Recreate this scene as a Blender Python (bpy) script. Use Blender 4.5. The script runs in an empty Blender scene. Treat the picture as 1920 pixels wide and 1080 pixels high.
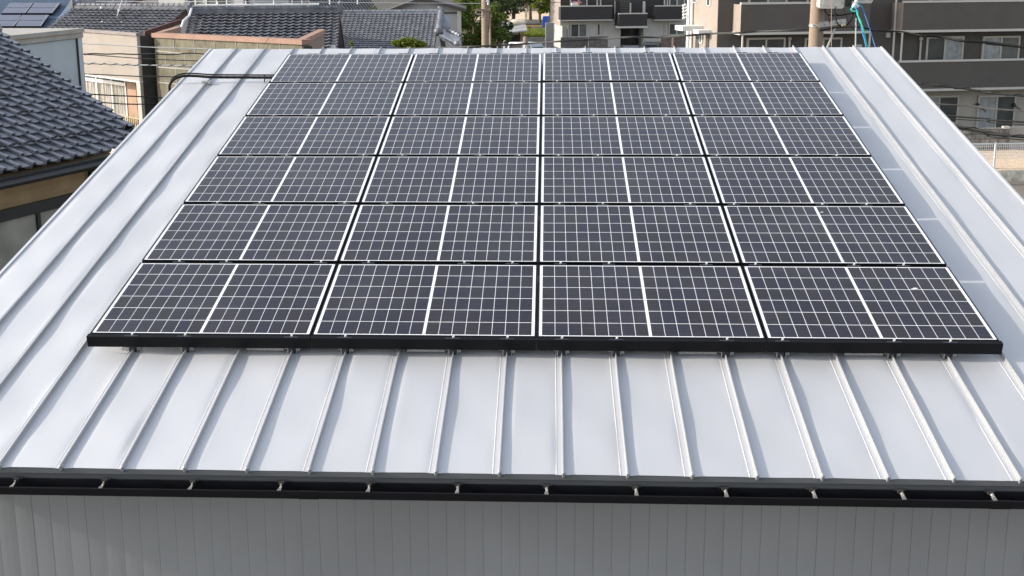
import bpy, math, random
from mathutils import Vector, Matrix
R = math.radians
random.seed(7)
scene = bpy.context.scene
C = scene.collection

# ------------------------------------------------------------------ camera
FPX, PCX, PCY = 2217.0, 923.83, 423.76             # focal length and principal point for a 1920 px wide frame
CAM = Vector((2.9467, -7.1829, 8.2))
RIGHT = Vector((0.99893125, 0.04579892, -0.00622985))
DOWN = Vector((0.00363291, -0.21216671, -0.97722673))
FWD = Vector((-0.0460777, 0.97615969, -0.21210634))
cd = bpy.data.cameras.new("camera")
cam = bpy.data.objects.new("camera", cd)
C.objects.link(cam)
cam.matrix_world = Matrix(((RIGHT.x, -DOWN.x, -FWD.x, CAM.x), (RIGHT.y, -DOWN.y, -FWD.y, CAM.y),
                           (RIGHT.z, -DOWN.z, -FWD.z, CAM.z), (0, 0, 0, 1)))
cd.sensor_width = 36.0
cd.lens = FPX / 1920 * 36
cd.shift_x = (959.5 - PCX) / 1920
cd.shift_y = (PCY - 539.5) / 1920
cd.clip_start = 0.1
cd.clip_end = 3000
scene.camera = cam

# ------------------------------------------------------------------ world, sun, exposure
SUN = Vector((-0.905, -0.045, 0.405)).normalized()   # towards the sun: low, from the left
EL = math.asin(SUN.z)
AZ = math.atan2(SUN.x, SUN.y)
w = bpy.data.worlds.new("World")
scene.world = w
w.use_nodes = True
nt = w.node_tree
sky = nt.nodes.new("ShaderNodeTexSky")
sky.sky_type = 'NISHITA'
sky.sun_disc = False
sky.sun_elevation = EL
sky.sun_rotation = AZ
sky.air_density = 1.0
sky.dust_density = 1.6
sky.ozone_density = 1.0
hs = nt.nodes.new("ShaderNodeHueSaturation")       # less blue in the skylight, as a white balance
hs.inputs["Saturation"].default_value = 0.48
nt.links.new(sky.outputs[0], hs.inputs["Color"])
nt.links.new(hs.outputs[0], nt.nodes["Background"].inputs[0])
nt.nodes["Background"].inputs[1].default_value = 0.15
sd = bpy.data.lights.new("sun", 'SUN')
sd.energy = 2.6
sd.angle = R(0.53)
sd.color = (1.0, 0.93, 0.83)
so = bpy.data.objects.new("sun", sd)
C.objects.link(so)
so.rotation_euler = SUN.to_track_quat('Z', 'Y').to_euler()
scene.view_settings.view_transform = 'Standard'
scene.view_settings.look = 'None'
scene.view_settings.exposure = 1.0
scene.view_settings.gamma = 1
scene.view_settings.use_curve_mapping = False

# ------------------------------------------------------------------ placing helpers
def ray(x, y):
    return RIGHT * ((x - PCX) / FPX) + DOWN * ((y - PCY) / FPX) + FWD
def at(x, y, D):
    return CAM + ray(x, y) * D
def atz(x, y, z):
    r = ray(x, y)
    return CAM + r * ((z - CAM.z) / r.z)
SL = 0.2135
CS, SN = math.cos(SL), math.sin(SL)
OZ = 5.928
def RF(u, v, n=0.0):                                # roof coordinates (right, up the slope, out of the roof) to world
    return Vector((u, v * CS - n * SN, OZ + v * SN + n * CS))
HR = -0.1224                                        # the sheet metal lies this far below the panel faces

# ------------------------------------------------------------------ materials
def mat(name, col, rough=0.6, metal=0.0, spec=0.5, var=0.12, vscale=3.0, bump=0.0, bscale=40.0, coat=0.0, detail=4.0, vec='Object'):
    m = bpy.data.materials.new(name)
    m.use_nodes = True
    t = m.node_tree
    b = t.nodes["Principled BSDF"]
    b.inputs["Roughness"].default_value = rough
    b.inputs["Metallic"].default_value = metal
    b.inputs["Specular IOR Level"].default_value = spec
    b.inputs["Coat Weight"].default_value = coat
    b.inputs["Coat Roughness"].default_value = 0.08
    tc = t.nodes.new("ShaderNodeTexCoord")
    c = (*col, 1)
    b.inputs["Base Color"].default_value = c
    if var > 0:
        nz = t.nodes.new("ShaderNodeTexNoise")
        nz.inputs["Scale"].default_value = vscale
        nz.inputs["Detail"].default_value = detail
        mr = t.nodes.new("ShaderNodeMapRange")
        mr.inputs[1].default_value = 0.3; mr.inputs[2].default_value = 0.7
        mr.inputs[3].default_value = 1 - var; mr.inputs[4].default_value = 1 + var
        mx = t.nodes.new("ShaderNodeVectorMath"); mx.operation = 'SCALE'
        mx.inputs[0].default_value = col
        t.links.new(tc.outputs[vec], nz.inputs["Vector"])
        t.links.new(nz.outputs[0], mr.inputs[0])
        t.links.new(mr.outputs[0], mx.inputs["Scale"])
        t.links.new(mx.outputs[0], b.inputs["Base Color"])
    if bump > 0:
        n2 = t.nodes.new("ShaderNodeTexNoise")
        n2.inputs["Scale"].default_value = bscale
        n2.inputs["Detail"].default_value = 5
        bp = t.nodes.new("ShaderNodeBump")
        bp.inputs["Strength"].default_value = bump
        bp.inputs["Distance"].default_value = 0.01
        t.links.new(tc.outputs[vec], n2.inputs["Vector"])
        t.links.new(n2.outputs[0], bp.inputs["Height"])
        t.links.new(bp.outputs[0], b.inputs["Normal"])
    return m

def stained(m, col2, scale=1.2, lo=0.52, hi=0.7, amount=0.6, stretch=(1, 1, 1)):
    """adds dirt of a shape of its own to a material"""
    t = m.node_tree
    b = t.nodes["Principled BSDF"]
    src = b.inputs["Base Color"].links[0].from_socket if b.inputs["Base Color"].links else None
    tc = t.nodes.new("ShaderNodeTexCoord")
    mp = t.nodes.new("ShaderNodeMapping"); mp.inputs["Scale"].default_value = stretch
    nz = t.nodes.new("ShaderNodeTexNoise"); nz.inputs["Scale"].default_value = scale; nz.inputs["Detail"].default_value = 8
    mr = t.nodes.new("ShaderNodeMapRange")
    mr.inputs[1].default_value = lo; mr.inputs[2].default_value = hi; mr.inputs[3].default_value = 0; mr.inputs[4].default_value = amount
    mix = t.nodes.new("ShaderNodeMix"); mix.data_type = 'RGBA'
    t.links.new(tc.outputs['Object'], mp.inputs[0]); t.links.new(mp.outputs[0], nz.inputs["Vector"])
    t.links.new(nz.outputs[0], mr.inputs[0]); t.links.new(mr.outputs[0], mix.inputs[0])
    if src: t.links.new(src, mix.inputs[6])
    else: mix.inputs[6].default_value = b.inputs["Base Color"].default_value
    mix.inputs[7].default_value = (*col2, 1)
    t.links.new(mix.outputs[2], b.inputs["Base Color"])
    return m

M = {}
M['roof'] = stained(mat("roof_metal", (0.675, 0.675, 0.682), 0.55, 0.62, 0.5, 0.03, 1.3, 0.02, 3.0), (0.60, 0.59, 0.57), 2.6, 0.48, 0.78, 0.35, (2.2, 0.22, 1))
M['fin_shade'] = mat("seam_fin_shade_metal", (0.41, 0.41, 0.415), 0.45, 0.5, 0.5, 0.05, 3)  # darker version of the roof metal: shade on the fins is painted in
M['roof_edge'] = mat("roof_edge_metal", (0.34, 0.36, 0.38), 0.4, 0, 0.5, 0.05, 2)
M['wall_metal'] = mat("wall_sheet_metal", (0.285, 0.288, 0.29), 0.42, 0.0, 0.5, 0.06, 1.5, 0.03, 400)
M['gutter'] = mat("gutter_black", (0.007, 0.007, 0.009), 0.38, 0, 0.3, 0.15, 6)
M['fascia'] = mat("fascia_grey", (0.095, 0.098, 0.102), 0.5, 0, 0.4, 0.06, 4)
M['fascia_edge'] = mat("eave_flashing_grey", (0.135, 0.138, 0.142), 0.45, 0, 0.4, 0.06, 4)
M['bracket'] = mat("gutter_bracket_steel", (0.25, 0.245, 0.23), 0.42, 0.5, 0.4, 0.35, 60)
M['clip'] = mat("dull_steel_clip", (0.24, 0.235, 0.225), 0.5, 0.3, 0.4, 0.25, 60)
M['galv'] = mat("galvanised_steel", (0.45, 0.44, 0.42), 0.38, 0.6, 0.5, 0.25, 60)
M['dark_steel'] = mat("dark_steel", (0.05, 0.05, 0.05), 0.5, 0.4, 0.5, 0.3, 40)
M['frame'] = mat("anodised_black", (0.006, 0.006, 0.007), 0.45, 0, 0.12, 0.1, 5)
M['clamp'] = mat("clamp_dark", (0.03, 0.032, 0.042), 0.35, 0.3, 0.5, 0.1, 5)
M['bolt'] = mat("bolt_steel", (0.85, 0.84, 0.8), 0.3, 0.5, 0.5, 0.1, 50)
M['sheet'] = mat("backsheet_white", (0.82, 0.83, 0.84), 0.12, 0, 0.5, 0.02, 5)
M['cable_black'] = mat("cable_black", (0.009, 0.009, 0.009), 0.6, 0, 0.2, 0.2, 5)
M['cable_grey'] = mat("cable_grey", (0.06, 0.058, 0.055), 0.65, 0, 0.2, 0.2, 5)
M['tile'] = mat("kawara_tile", (0.215, 0.22, 0.25), 0.30, 0, 0.8, 0.16, 2.2, 0.05, 30)
M['guard'] = mat("snow_guard_black", (0.02, 0.02, 0.024), 0.4, 0, 0.5, 0.1, 5)
M['tile_far'] = mat("old_kawara_tile", (0.135, 0.138, 0.155), 0.42, 0, 0.5, 0.35, 3.2, 0.05, 30)
M['tile_light'] = mat("light_kawara_tile", (0.26, 0.265, 0.29), 0.42, 0, 0.5, 0.3, 3.2, 0.05, 30)
M['black_frame'] = mat("black_frame", (0.018, 0.018, 0.02), 0.4, 0, 0.5, 0.1, 5)
M['tan'] = mat("tan_siding", (0.34, 0.235, 0.13), 0.7, 0, 0.3, 0.12, 3)
M['glass'] = mat("window_glass", (0.085, 0.088, 0.083), 0.06, 0, 0.6, 0.3, 0.8)
M['glass_grey'] = mat("window_glass_grey", (0.16, 0.165, 0.16), 0.12, 0, 0.6, 0.35, 1.2)
M['pane_curtain'] = mat("pane_with_pale_curtain", (0.36, 0.375, 0.37), 0.12, 0, 0.5, 0.22, 4)
M['car_glass'] = mat("car_glass", (0.012, 0.014, 0.016), 0.15, 0, 0.25, 0.2, 2)
M['pane_house'] = mat("pane_frosted", (0.27, 0.265, 0.235), 0.15, 0, 0.5, 0.25, 2.5)
M['pane_grey'] = mat("pane_grey", (0.16, 0.165, 0.155), 0.08, 0, 0.5, 0.25, 2)
M['blue_grey'] = stained(mat("blue_grey_panel", (0.42, 0.46, 0.48), 0.55, 0, 0.4, 0.05, 2), (0.16, 0.09, 0.05), 2.0, 0.66, 0.75, 0.35, (1, 1, 6))
M['grey_trim'] = mat("grey_trim", (0.47, 0.49, 0.52), 0.5, 0, 0.4, 0.05, 2)
M['cream'] = stained(mat("cream_cladding", (0.45, 0.395, 0.34), 0.6, 0, 0.4, 0.05, 1), (0.38, 0.32, 0.26), 1.2, 0.5, 0.8, 0.35, (1, 1, 0.3))
M['orange_wall'] = mat("orange_wall", (0.36, 0.225, 0.15), 0.7, 0, 0.3, 0.15, 2)
M['curtain'] = mat("curtain_cloth", (0.58, 0.54, 0.48), 0.9, 0, 0.1, 0.2, 3)
M['alu'] = mat("aluminium_frame", (0.72, 0.71, 0.68), 0.4, 0.2, 0.5, 0.06, 5)
M['sash'] = mat("champagne_sash", (0.52, 0.48, 0.42), 0.4, 0.1, 0.5, 0.06, 5)
M['white'] = mat("white_paint", (0.74, 0.74, 0.72), 0.5, 0, 0.4, 0.06, 3)
M['brass_rail'] = mat("yellowed_rail", (0.42, 0.36, 0.2), 0.5, 0, 0.4, 0.1, 4)
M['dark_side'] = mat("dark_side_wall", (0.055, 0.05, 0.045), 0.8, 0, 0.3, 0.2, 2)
M['coping'] = mat("pink_coping", (0.34, 0.205, 0.15), 0.7, 0, 0.3, 0.12, 2)
M['pink_wall'] = mat("pink_render", (0.27, 0.20, 0.165), 0.85, 0, 0.2, 0.1, 2)
M['maroon_grey'] = mat('grey_brown_coping', (0.24, 0.205, 0.195), 0.6, 0, 0.3, 0.1, 2)
M['box_trim'] = mat('dulled_cream_trim', (0.36, 0.335, 0.30), 0.6, 0, 0.3, 0.1, 2)
M['end_white'] = mat('off_white_wall', (0.46, 0.43, 0.38), 0.6, 0, 0.3, 0.05, 2)
M['maroon'] = mat("maroon_board", (0.06, 0.022, 0.02), 0.6, 0, 0.4, 0.2, 2)
M['blue_roof'] = mat("blue_sheet_roof", (0.13, 0.18, 0.25), 0.45, 0, 0.5, 0.08, 2)
M['far_panel'] = mat("far_solar_glass", (0.045, 0.045, 0.085), 0.18, 0, 0.6, 0.15, 1)
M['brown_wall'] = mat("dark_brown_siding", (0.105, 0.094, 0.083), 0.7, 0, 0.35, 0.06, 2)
M['black_wall'] = mat("black_siding", (0.045, 0.041, 0.041), 0.7, 0, 0.35, 0.06, 2)
M['beige_wall'] = mat("beige_siding", (0.44, 0.40, 0.34), 0.75, 0, 0.3, 0.06, 1.5, 0.2, 12)
M['greige_wall'] = mat("greige_siding", (0.55, 0.53, 0.485), 0.75, 0, 0.3, 0.05, 1.5)
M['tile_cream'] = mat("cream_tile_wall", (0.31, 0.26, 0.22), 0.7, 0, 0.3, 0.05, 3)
M['trim'] = mat("pale_trim", (0.56, 0.53, 0.48), 0.5, 0, 0.4, 0.05, 3)
M['pole'] = stained(mat("concrete_pole", (0.285, 0.22, 0.165), 0.85, 0, 0.25, 0.1, 1.5, 0.2, 30), (0.22, 0.13, 0.07), 2.5, 0.62, 0.75, 0.5)
M['box'] = stained(mat("dirty_white_box", (0.62, 0.58, 0.5), 0.6, 0, 0.4, 0.05, 4), (0.25, 0.22, 0.18), 6, 0.5, 0.75, 0.6)
M['concrete'] = stained(mat("grey_concrete", (0.30, 0.29, 0.275), 0.9, 0, 0.2, 0.15, 3, 0.3, 20), (0.14, 0.13, 0.12), 1.5, 0.5, 0.75, 0.6)
M['asphalt'] = mat("asphalt", (0.19, 0.17, 0.15), 0.9, 0, 0.25, 0.1, 0.6, 0.3, 60)
M['ground'] = mat("ground_earth", (0.11, 0.10, 0.088), 0.95, 0, 0.1, 0.3, 0.2, 0.3, 10)
M['gravel'] = mat("sandy_gravel", (0.62, 0.49, 0.36), 0.95, 0, 0.1, 0.35, 14, 0.5, 15)
M['rubble'] = mat("rough_concrete", (0.62, 0.58, 0.48), 0.95, 0, 0.1, 0.35, 4, 0.6, 10)
M['leaf'] = None
M['bark'] = mat("bark", (0.10, 0.075, 0.05), 0.9, 0, 0.2, 0.3, 4, 0.5, 20)
M['blue_paint'] = mat("blue_truck_paint", (0.02, 0.10, 0.50), 0.35, 0, 0.5, 0.05, 3, coat=0.5)
M['red_paint'] = mat("red_car_paint", (0.42, 0.03, 0.05), 0.3, 0, 0.5, 0.05, 3, coat=0.6)
M['silver_paint'] = mat("silver_car_paint", (0.50, 0.54, 0.57), 0.3, 0.2, 0.5, 0.05, 3, coat=0.6)
M['charcoal_paint'] = mat("charcoal_car_paint", (0.07, 0.072, 0.075), 0.3, 0.2, 0.5, 0.05, 3, coat=0.6)
M['navy_paint'] = mat("dark_car_paint", (0.03, 0.032, 0.037), 0.3, 0.1, 0.5, 0.05, 3, coat=0.6)
M['tyre'] = mat("tyre_rubber", (0.02, 0.02, 0.02), 0.85, 0, 0.2, 0.1, 3)
M['wood'] = mat("stacked_timber", (0.55, 0.33, 0.14), 0.7, 0, 0.2, 0.15, 4)
M['tarp'] = mat("pale_tarpaulin", (0.62, 0.53, 0.42), 0.8, 0, 0.2, 0.2, 2)
M['slate'] = mat("grey_shed_roof", (0.29, 0.29, 0.28), 0.6, 0, 0.4, 0.15, 3)
M['rope_green'] = mat("green_rope", (0.06, 0.55, 0.42), 0.6, 0, 0.3, 0.1, 8)
M['rope_blue'] = mat("blue_rope", (0.06, 0.25, 0.60), 0.6, 0, 0.3, 0.1, 8)
M['pink_cloth'] = mat("pink_laundry", (0.75, 0.22, 0.34), 0.9, 0, 0.1, 0.3, 6)
M['white_cloth'] = mat("white_laundry", (0.8, 0.76, 0.68), 0.9, 0, 0.1, 0.2, 6)
M['line'] = mat("road_paint", (0.75, 0.75, 0.73), 0.7, 0, 0.3, 0.1, 4)
M['brick'] = mat("brown_brick", (0.17, 0.14, 0.12), 0.85, 0, 0.2, 0.35, 4, 0.3, 12)
M['corr_white'] = mat("white_roof_tile", (0.55, 0.51, 0.47), 0.6, 0, 0.3, 0.1, 2)
M['gable_wall'] = mat("grey_white_wall", (0.47, 0.45, 0.43), 0.75, 0, 0.3, 0.05, 1)
M['roof_brown'] = mat("brown_sheet_roof", (0.085, 0.07, 0.06), 0.6, 0, 0.4, 0.12, 2)

def leaf_mat(name, c1, c2):
    m = bpy.data.materials.new(name)
    m.use_nodes = True
    t = m.node_tree
    b = t.nodes["Principled BSDF"]
    b.inputs["Roughness"].default_value = 0.55
    b.inputs["Specular IOR Level"].default_value = 0.3
    geo = t.nodes.new("ShaderNodeNewGeometry")
    cr = t.nodes.new("ShaderNodeMix"); cr.data_type = 'RGBA'
    cr.inputs[6].default_value = (*c1, 1); cr.inputs[7].default_value = (*c2, 1)
    t.links.new(geo.outputs["Random Per Island"], cr.inputs[0])
    t.links.new(cr.outputs[2], b.inputs["Base Color"])
    tr = t.nodes.new("ShaderNodeBsdfTranslucent")
    t.links.new(cr.outputs[2], tr.inputs[0])
    ms = t.nodes.new("ShaderNodeMixShader"); ms.inputs[0].default_value = 0.3
    t.links.new(b.outputs[0], ms.inputs[1]); t.links.new(tr.outputs[0], ms.inputs[2])
    t.links.new(ms.outputs[0], t.nodes["Material Output"].inputs[0])
    return m
M['leaf'] = leaf_mat("leaf_green", (0.05, 0.09, 0.014), (0.18, 0.23, 0.035))
M['leaf_dark'] = leaf_mat("leaf_dark_green", (0.018, 0.036, 0.008), (0.07, 0.10, 0.02))
M['leaf_lime'] = leaf_mat("leaf_lime", (0.10, 0.14, 0.015), (0.24, 0.27, 0.04))

def cell_mat():
    """dark solar cells under glass: each cell its own tint, with fine wires across"""
    m = bpy.data.materials.new("solar_cell_glass")
    m.use_nodes = True
    t = m.node_tree
    b = t.nodes["Principled BSDF"]
    b.inputs["Roughness"].default_value = 0.10
    b.inputs["Specular IOR Level"].default_value = 0.5
    b.inputs["IOR"].default_value = 1.43
    uv = t.nodes.new("ShaderNodeUVMap"); uv.uv_map = "UVMap"
    fl = t.nodes.new("ShaderNodeVectorMath"); fl.operation = 'FLOOR'
    t.links.new(uv.outputs[0], fl.inputs[0])
    oi = t.nodes.new("ShaderNodeObjectInfo")
    mul = t.nodes.new("ShaderNodeMath"); mul.operation = 'MULTIPLY'; mul.inputs[1].default_value = 91.0
    t.links.new(oi.outputs["Random"], mul.inputs[0])
    add = t.nodes.new("ShaderNodeVectorMath"); add.operation = 'ADD'
    t.links.new(fl.outputs[0], add.inputs[0]); t.links.new(mul.outputs[0], add.inputs[1])
    wn = t.nodes.new("ShaderNodeTexWhiteNoise"); wn.noise_dimensions = '3D'
    t.links.new(add.outputs[0], wn.inputs[0])
    mix = t.nodes.new("ShaderNodeMix"); mix.data_type = 'RGBA'
    mix.inputs[6].default_value = (0.0132, 0.0104, 0.0120, 1); mix.inputs[7].default_value = (0.0118, 0.0096, 0.0215, 1)
    t.links.new(wn.outputs[0], mix.inputs[0])
    sx = t.nodes.new("ShaderNodeSeparateXYZ"); t.links.new(uv.outputs[0], sx.inputs[0])
    m9 = t.nodes.new("ShaderNodeMath"); m9.operation = 'MULTIPLY'; m9.inputs[1].default_value = 9.0
    t.links.new(sx.outputs[1], m9.inputs[0])
    fr = t.nodes.new("ShaderNodeMath"); fr.operation = 'FRACT'; t.links.new(m9.outputs[0], fr.inputs[0])
    lt = t.nodes.new("ShaderNodeMath"); lt.operation = 'LESS_THAN'; lt.inputs[1].default_value = 0.12
    t.links.new(fr.outputs[0], lt.inputs[0])
    mm = t.nodes.new("ShaderNodeMath"); mm.operation = 'MULTIPLY'; mm.inputs[1].default_value = 0.16
    t.links.new(lt.outputs[0], mm.inputs[0])
    mix2 = t.nodes.new("ShaderNodeMix"); mix2.data_type = 'RGBA'
    t.links.new(mm.outputs[0], mix2.inputs[0]); t.links.new(mix.outputs[2], mix2.inputs[6])
    mix2.inputs[7].default_value = (0.33, 0.33, 0.34, 1)
    tc = t.nodes.new("ShaderNodeTexCoord")
    dv = t.nodes.new("ShaderNodeVectorMath"); dv.operation = 'ADD'
    t.links.new(tc.outputs["Object"], dv.inputs[0]); t.links.new(mul.outputs[0], dv.inputs[1])
    dn = t.nodes.new("ShaderNodeTexNoise"); dn.inputs["Scale"].default_value = 2.2; dn.inputs["Detail"].default_value = 7
    t.links.new(dv.outputs[0], dn.inputs["Vector"])
    dm = t.nodes.new("ShaderNodeMapRange"); dm.inputs[1].default_value = 0.42; dm.inputs[2].default_value = 0.75; dm.inputs[3].default_value = 0.0; dm.inputs[4].default_value = 0.05
    t.links.new(dn.outputs[0], dm.inputs[0])
    dx = t.nodes.new("ShaderNodeMix"); dx.data_type = 'RGBA'; dx.inputs[7].default_value = (0.30, 0.29, 0.27, 1)
    t.links.new(dm.outputs[0], dx.inputs[0]); t.links.new(mix2.outputs[2], dx.inputs[6])
    t.links.new(dx.outputs[2], b.inputs["Base Color"])
    rm = t.nodes.new("ShaderNodeMapRange"); rm.inputs[1].default_value = 0.3; rm.inputs[2].default_value = 0.75; rm.inputs[3].default_value = 0.07; rm.inputs[4].default_value = 0.17
    t.links.new(dn.outputs[0], rm.inputs[0]); t.links.new(rm.outputs[0], b.inputs["Roughness"])
    return m
M['cell'] = cell_mat()

def block_mat(name, c1, c2, mortar, bw, bh, ms=0.012, rough=0.9, origin=(0, 0, 0), rot=0.0, var=0.25):
    """blocks in running bond on a wall whose direction is turned by rot about the vertical"""
    m = bpy.data.materials.new(name)
    m.use_nodes = True
    t = m.node_tree
    b = t.nodes["Principled BSDF"]
    b.inputs["Roughness"].default_value = rough
    b.inputs["Specular IOR Level"].default_value = 0.2
    tc = t.nodes.new("ShaderNodeTexCoord")
    mp = t.nodes.new("ShaderNodeMapping"); mp.vector_type = 'POINT'
    mp.inputs["Rotation"].default_value = (0, 0, -rot)
    t.links.new(tc.outputs["Object"], mp.inputs[0])
    sx = t.nodes.new("ShaderNodeSeparateXYZ"); t.links.new(mp.outputs[0], sx.inputs[0])
    cb = t.nodes.new("ShaderNodeCombineXYZ")
    t.links.new(sx.outputs[0], cb.inputs[0]); t.links.new(sx.outputs[2], cb.inputs[1])
    ad = t.nodes.new("ShaderNodeVectorMath"); ad.operation = 'ADD'; ad.inputs[1].default_value = (50 + origin[0], 50 + origin[1], 0)
    t.links.new(cb.outputs[0], ad.inputs[0])
    br = t.nodes.new("ShaderNodeTexBrick")
    br.inputs["Color1"].default_value = (*c1, 1); br.inputs["Color2"].default_value = (*c2, 1); br.inputs["Mortar"].default_value = (*mortar, 1)
    br.inputs["Scale"].default_value = 1.0
    br.inputs["Mortar Size"].default_value = ms
    br.inputs["Brick Width"].default_value = bw; br.inputs["Row Height"].default_value = bh
    t.links.new(ad.outputs[0], br.inputs[0])
    nz = t.nodes.new("ShaderNodeTexNoise"); nz.inputs["Scale"].default_value = 4; nz.inputs["Detail"].default_value = 8
    t.links.new(tc.outputs["Object"], nz.inputs["Vector"])
    mr = t.nodes.new("ShaderNodeMapRange"); mr.inputs[1].default_value = 0.3; mr.inputs[2].default_value = 0.7
    mr.inputs[3].default_value = 1 - var; mr.inputs[4].default_value = 1 + var
    t.links.new(nz.outputs[0], mr.inputs[0])
    sc = t.nodes.new("ShaderNodeVectorMath"); sc.operation = 'SCALE'
    t.links.new(br.outputs[0], sc.inputs[0]); t.links.new(mr.outputs[0], sc.inputs["Scale"])
    t.links.new(sc.outputs[0], b.inputs["Base Color"])
    bp = t.nodes.new("ShaderNodeBump"); bp.inputs["Strength"].default_value = 0.4; bp.inputs["Distance"].default_value = 0.01
    t.links.new(nz.outputs[0], bp.inputs["Height"]); t.links.new(bp.outputs[0], b.inputs["Normal"])
    return m

# ------------------------------------------------------------------ mesh builder
X3, Y3, Z3 = Vector((1, 0, 0)), Vector((0, 1, 0)), Vector((0, 0, 1))
def wloc(o):
    p = Vector((0, 0, 0))
    while o is not None:
        p = p + o.location
        o = o.parent
    return p
class MB:
    def __init__(self): self.v = []; self.f = []; self.uv = {}
    def add(self, vs, fs):
        k = len(self.v)
        self.v += [Vector(p) for p in vs]
        self.f += [tuple(i + k for i in f) for f in fs]
        return self
    def quad(self, a, b, c, d): return self.add([a, b, c, d], [(0, 1, 2, 3)])
    def box(self, o, ax, ay, az):                  # corner and three edge vectors
        o, ax, ay, az = Vector(o), Vector(ax), Vector(ay), Vector(az)
        p = [o, o + ax, o + ax + ay, o + ay, o + az, o + ax + az, o + ax + ay + az, o + ay + az]
        fs = [(0, 3, 2, 1), (4, 5, 6, 7), (0, 1, 5, 4), (1, 2, 6, 5), (2, 3, 7, 6), (3, 0, 4, 7)]
        if ax.cross(ay).dot(az) < 0: fs = [f[::-1] for f in fs]
        return self.add(p, fs)
    def cbox(self, c, sx, sy, sz, rz=0.0):          # centre of the base
        a = Vector((math.cos(rz), math.sin(rz), 0)) * sx; b = Vector((-math.sin(rz), math.cos(rz), 0)) * sy
        return self.box(Vector(c) - a / 2 - b / 2, a, b, Z3 * sz)
    def bevbox(self, o, ax, ay, az, r):             # box with bevelled edges along az
        o, ax, ay, az = Vector(o), Vector(ax), Vector(ay), Vector(az)
        x, y = ax.normalized() * r, ay.normalized() * r
        ring = [o + x, o + ax - x, o + ax + y, o + ax + ay - y, o + ax + ay - x, o + ay + x, o + ay - y, o + y]
        return self.prism(ring, az)
    def prism(self, ring, d):
        n = len(ring); d = Vector(d)
        vs = [Vector(p) for p in ring] + [Vector(p) + d for p in ring]
        fs = [tuple(range(n))[::-1], tuple(range(n, 2 * n))] + [(i, (i + 1) % n, n + (i + 1) % n, n + i) for i in range(n)]
        return self.add(vs, fs)
    def tube(self, pts, r, n=8, cap=True):
        pts = [Vector(p) for p in pts]
        rs = r if isinstance(r, (list, tuple)) else [r] * len(pts)
        base = len(self.v); up = None
        for i, p in enumerate(pts):
            t = (pts[min(i + 1, len(pts) - 1)] - pts[max(i - 1, 0)])
            if t.length < 1e-9: t = Vector((0, 0, 1))
            t.normalize()
            if up is None:
                up = Vector((0, 0, 1)) if abs(t.z) < 0.9 else Vector((1, 0, 0))
            s = t.cross(up).normalized(); up = s.cross(t).normalized()
            for k in range(n):
                a = 2 * math.pi * k / n
                self.v.append(p + (s * math.cos(a) + up * math.sin(a)) * rs[i])
        for i in range(len(pts) - 1):
            for k in range(n):
                a = base + i * n + k; b = base + i * n + (k + 1) % n
                self.f.append((a, b, b + n, a + n))
        if cap:
            self.f.append(tuple(base + k for k in range(n))[::-1])
            self.f.append(tuple(base + (len(pts) - 1) * n + k for k in range(n)))
        return self
    def sphere(self, c, r, nu=10, nv=6, sq=(1, 1, 1)):
        c = Vector(c); vs = []; fs = []
        for j in range(nv + 1):
            th = math.pi * j / nv
            for i in range(nu):
                ph = 2 * math.pi * i / nu
                vs.append(c + Vector((r * sq[0] * math.sin(th) * math.cos(ph), r * sq[1] * math.sin(th) * math.sin(ph), r * sq[2] * math.cos(th))))
        for j in range(nv):
            for i in range(nu):
                fs.append((j * nu + i, (j + 1) * nu + i, (j + 1) * nu + (i + 1) % nu, j * nu + (i + 1) % nu))
        return self.add(vs, fs)
    def build(self, name, material, parent=None, local=False, smooth=None):
        off = Vector((0, 0, 0)) if (parent is None or local) else wloc(parent)
        me = bpy.data.meshes.new(name)
        me.from_pydata([tuple(p - off) for p in self.v], [], self.f)
        me.update()
        me.materials.append(material)
        if smooth is not None:
            for p in me.polygons: p.use_smooth = True
            me.set_sharp_from_angle(angle=R(smooth))
        o = bpy.data.objects.new(name, me)
        C.objects.link(o)
        if parent is not None: o.parent = parent
        return o

def tag(o, label, cat, group=None):
    o['label'] = label; o['category'] = cat
    if group: o['group'] = group
    return o
def struct(o):
    o['kind'] = 'structure'
    return o
def thing(name, loc, label, cat, group=None):
    o = bpy.data.objects.new(name, None)
    o.empty_display_size = 0.3
    C.objects.link(o)
    o.location = loc
    return tag(o, label, cat, group)
def copy_tree(o, parent=None):
    c = o.copy(); C.objects.link(c)
    c.parent = parent
    for ch in list(o.children): copy_tree(ch, c)
    return c
class Facade:
    """a vertical plane through P along the horizontal direction d; offsets count towards the viewer"""
    def __init__(self, P, ang):
        self.P = Vector((P[0], P[1], 0)); self.d = Vector((math.cos(ang), math.sin(ang), 0)); self.n = Vector((math.sin(ang), -math.cos(ang), 0))
    def sz(self, x, y, off=0.0):
        r = ray(x, y); Q = self.P + self.n * off
        p = CAM + r * ((Q - CAM).dot(self.n) / r.dot(self.n))
        return ((p - self.P).dot(self.d), p.z)
    def pt(self, s, z, off=0.0): return self.P + self.d * s + self.n * off + Z3 * z
    def box(self, mb, s0, s1, z0, z1, o0, o1):
        mb.box(self.pt(s0, z0, o0), self.d * (s1 - s0), self.n * (o1 - o0), Z3 * (z1 - z0))
        return mb
    def rect(self, mb, x0, y0, x1, y1, o0, o1, z0=None, z1=None):  # rectangle seen in front of the plane at offset o1
        a = self.sz(x0, (y0 + y1) / 2, o1)[0]; b = self.sz(x1, (y0 + y1) / 2, o1)[0]; xm = (x0 + x1) / 2
        zt = self.sz(xm, y0, o1)[1] if z1 is None else z1
        zb = self.sz(xm, y1, o1)[1] if z0 is None else z0
        return self.box(mb, a, b, zb, zt, o0, o1)
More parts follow.
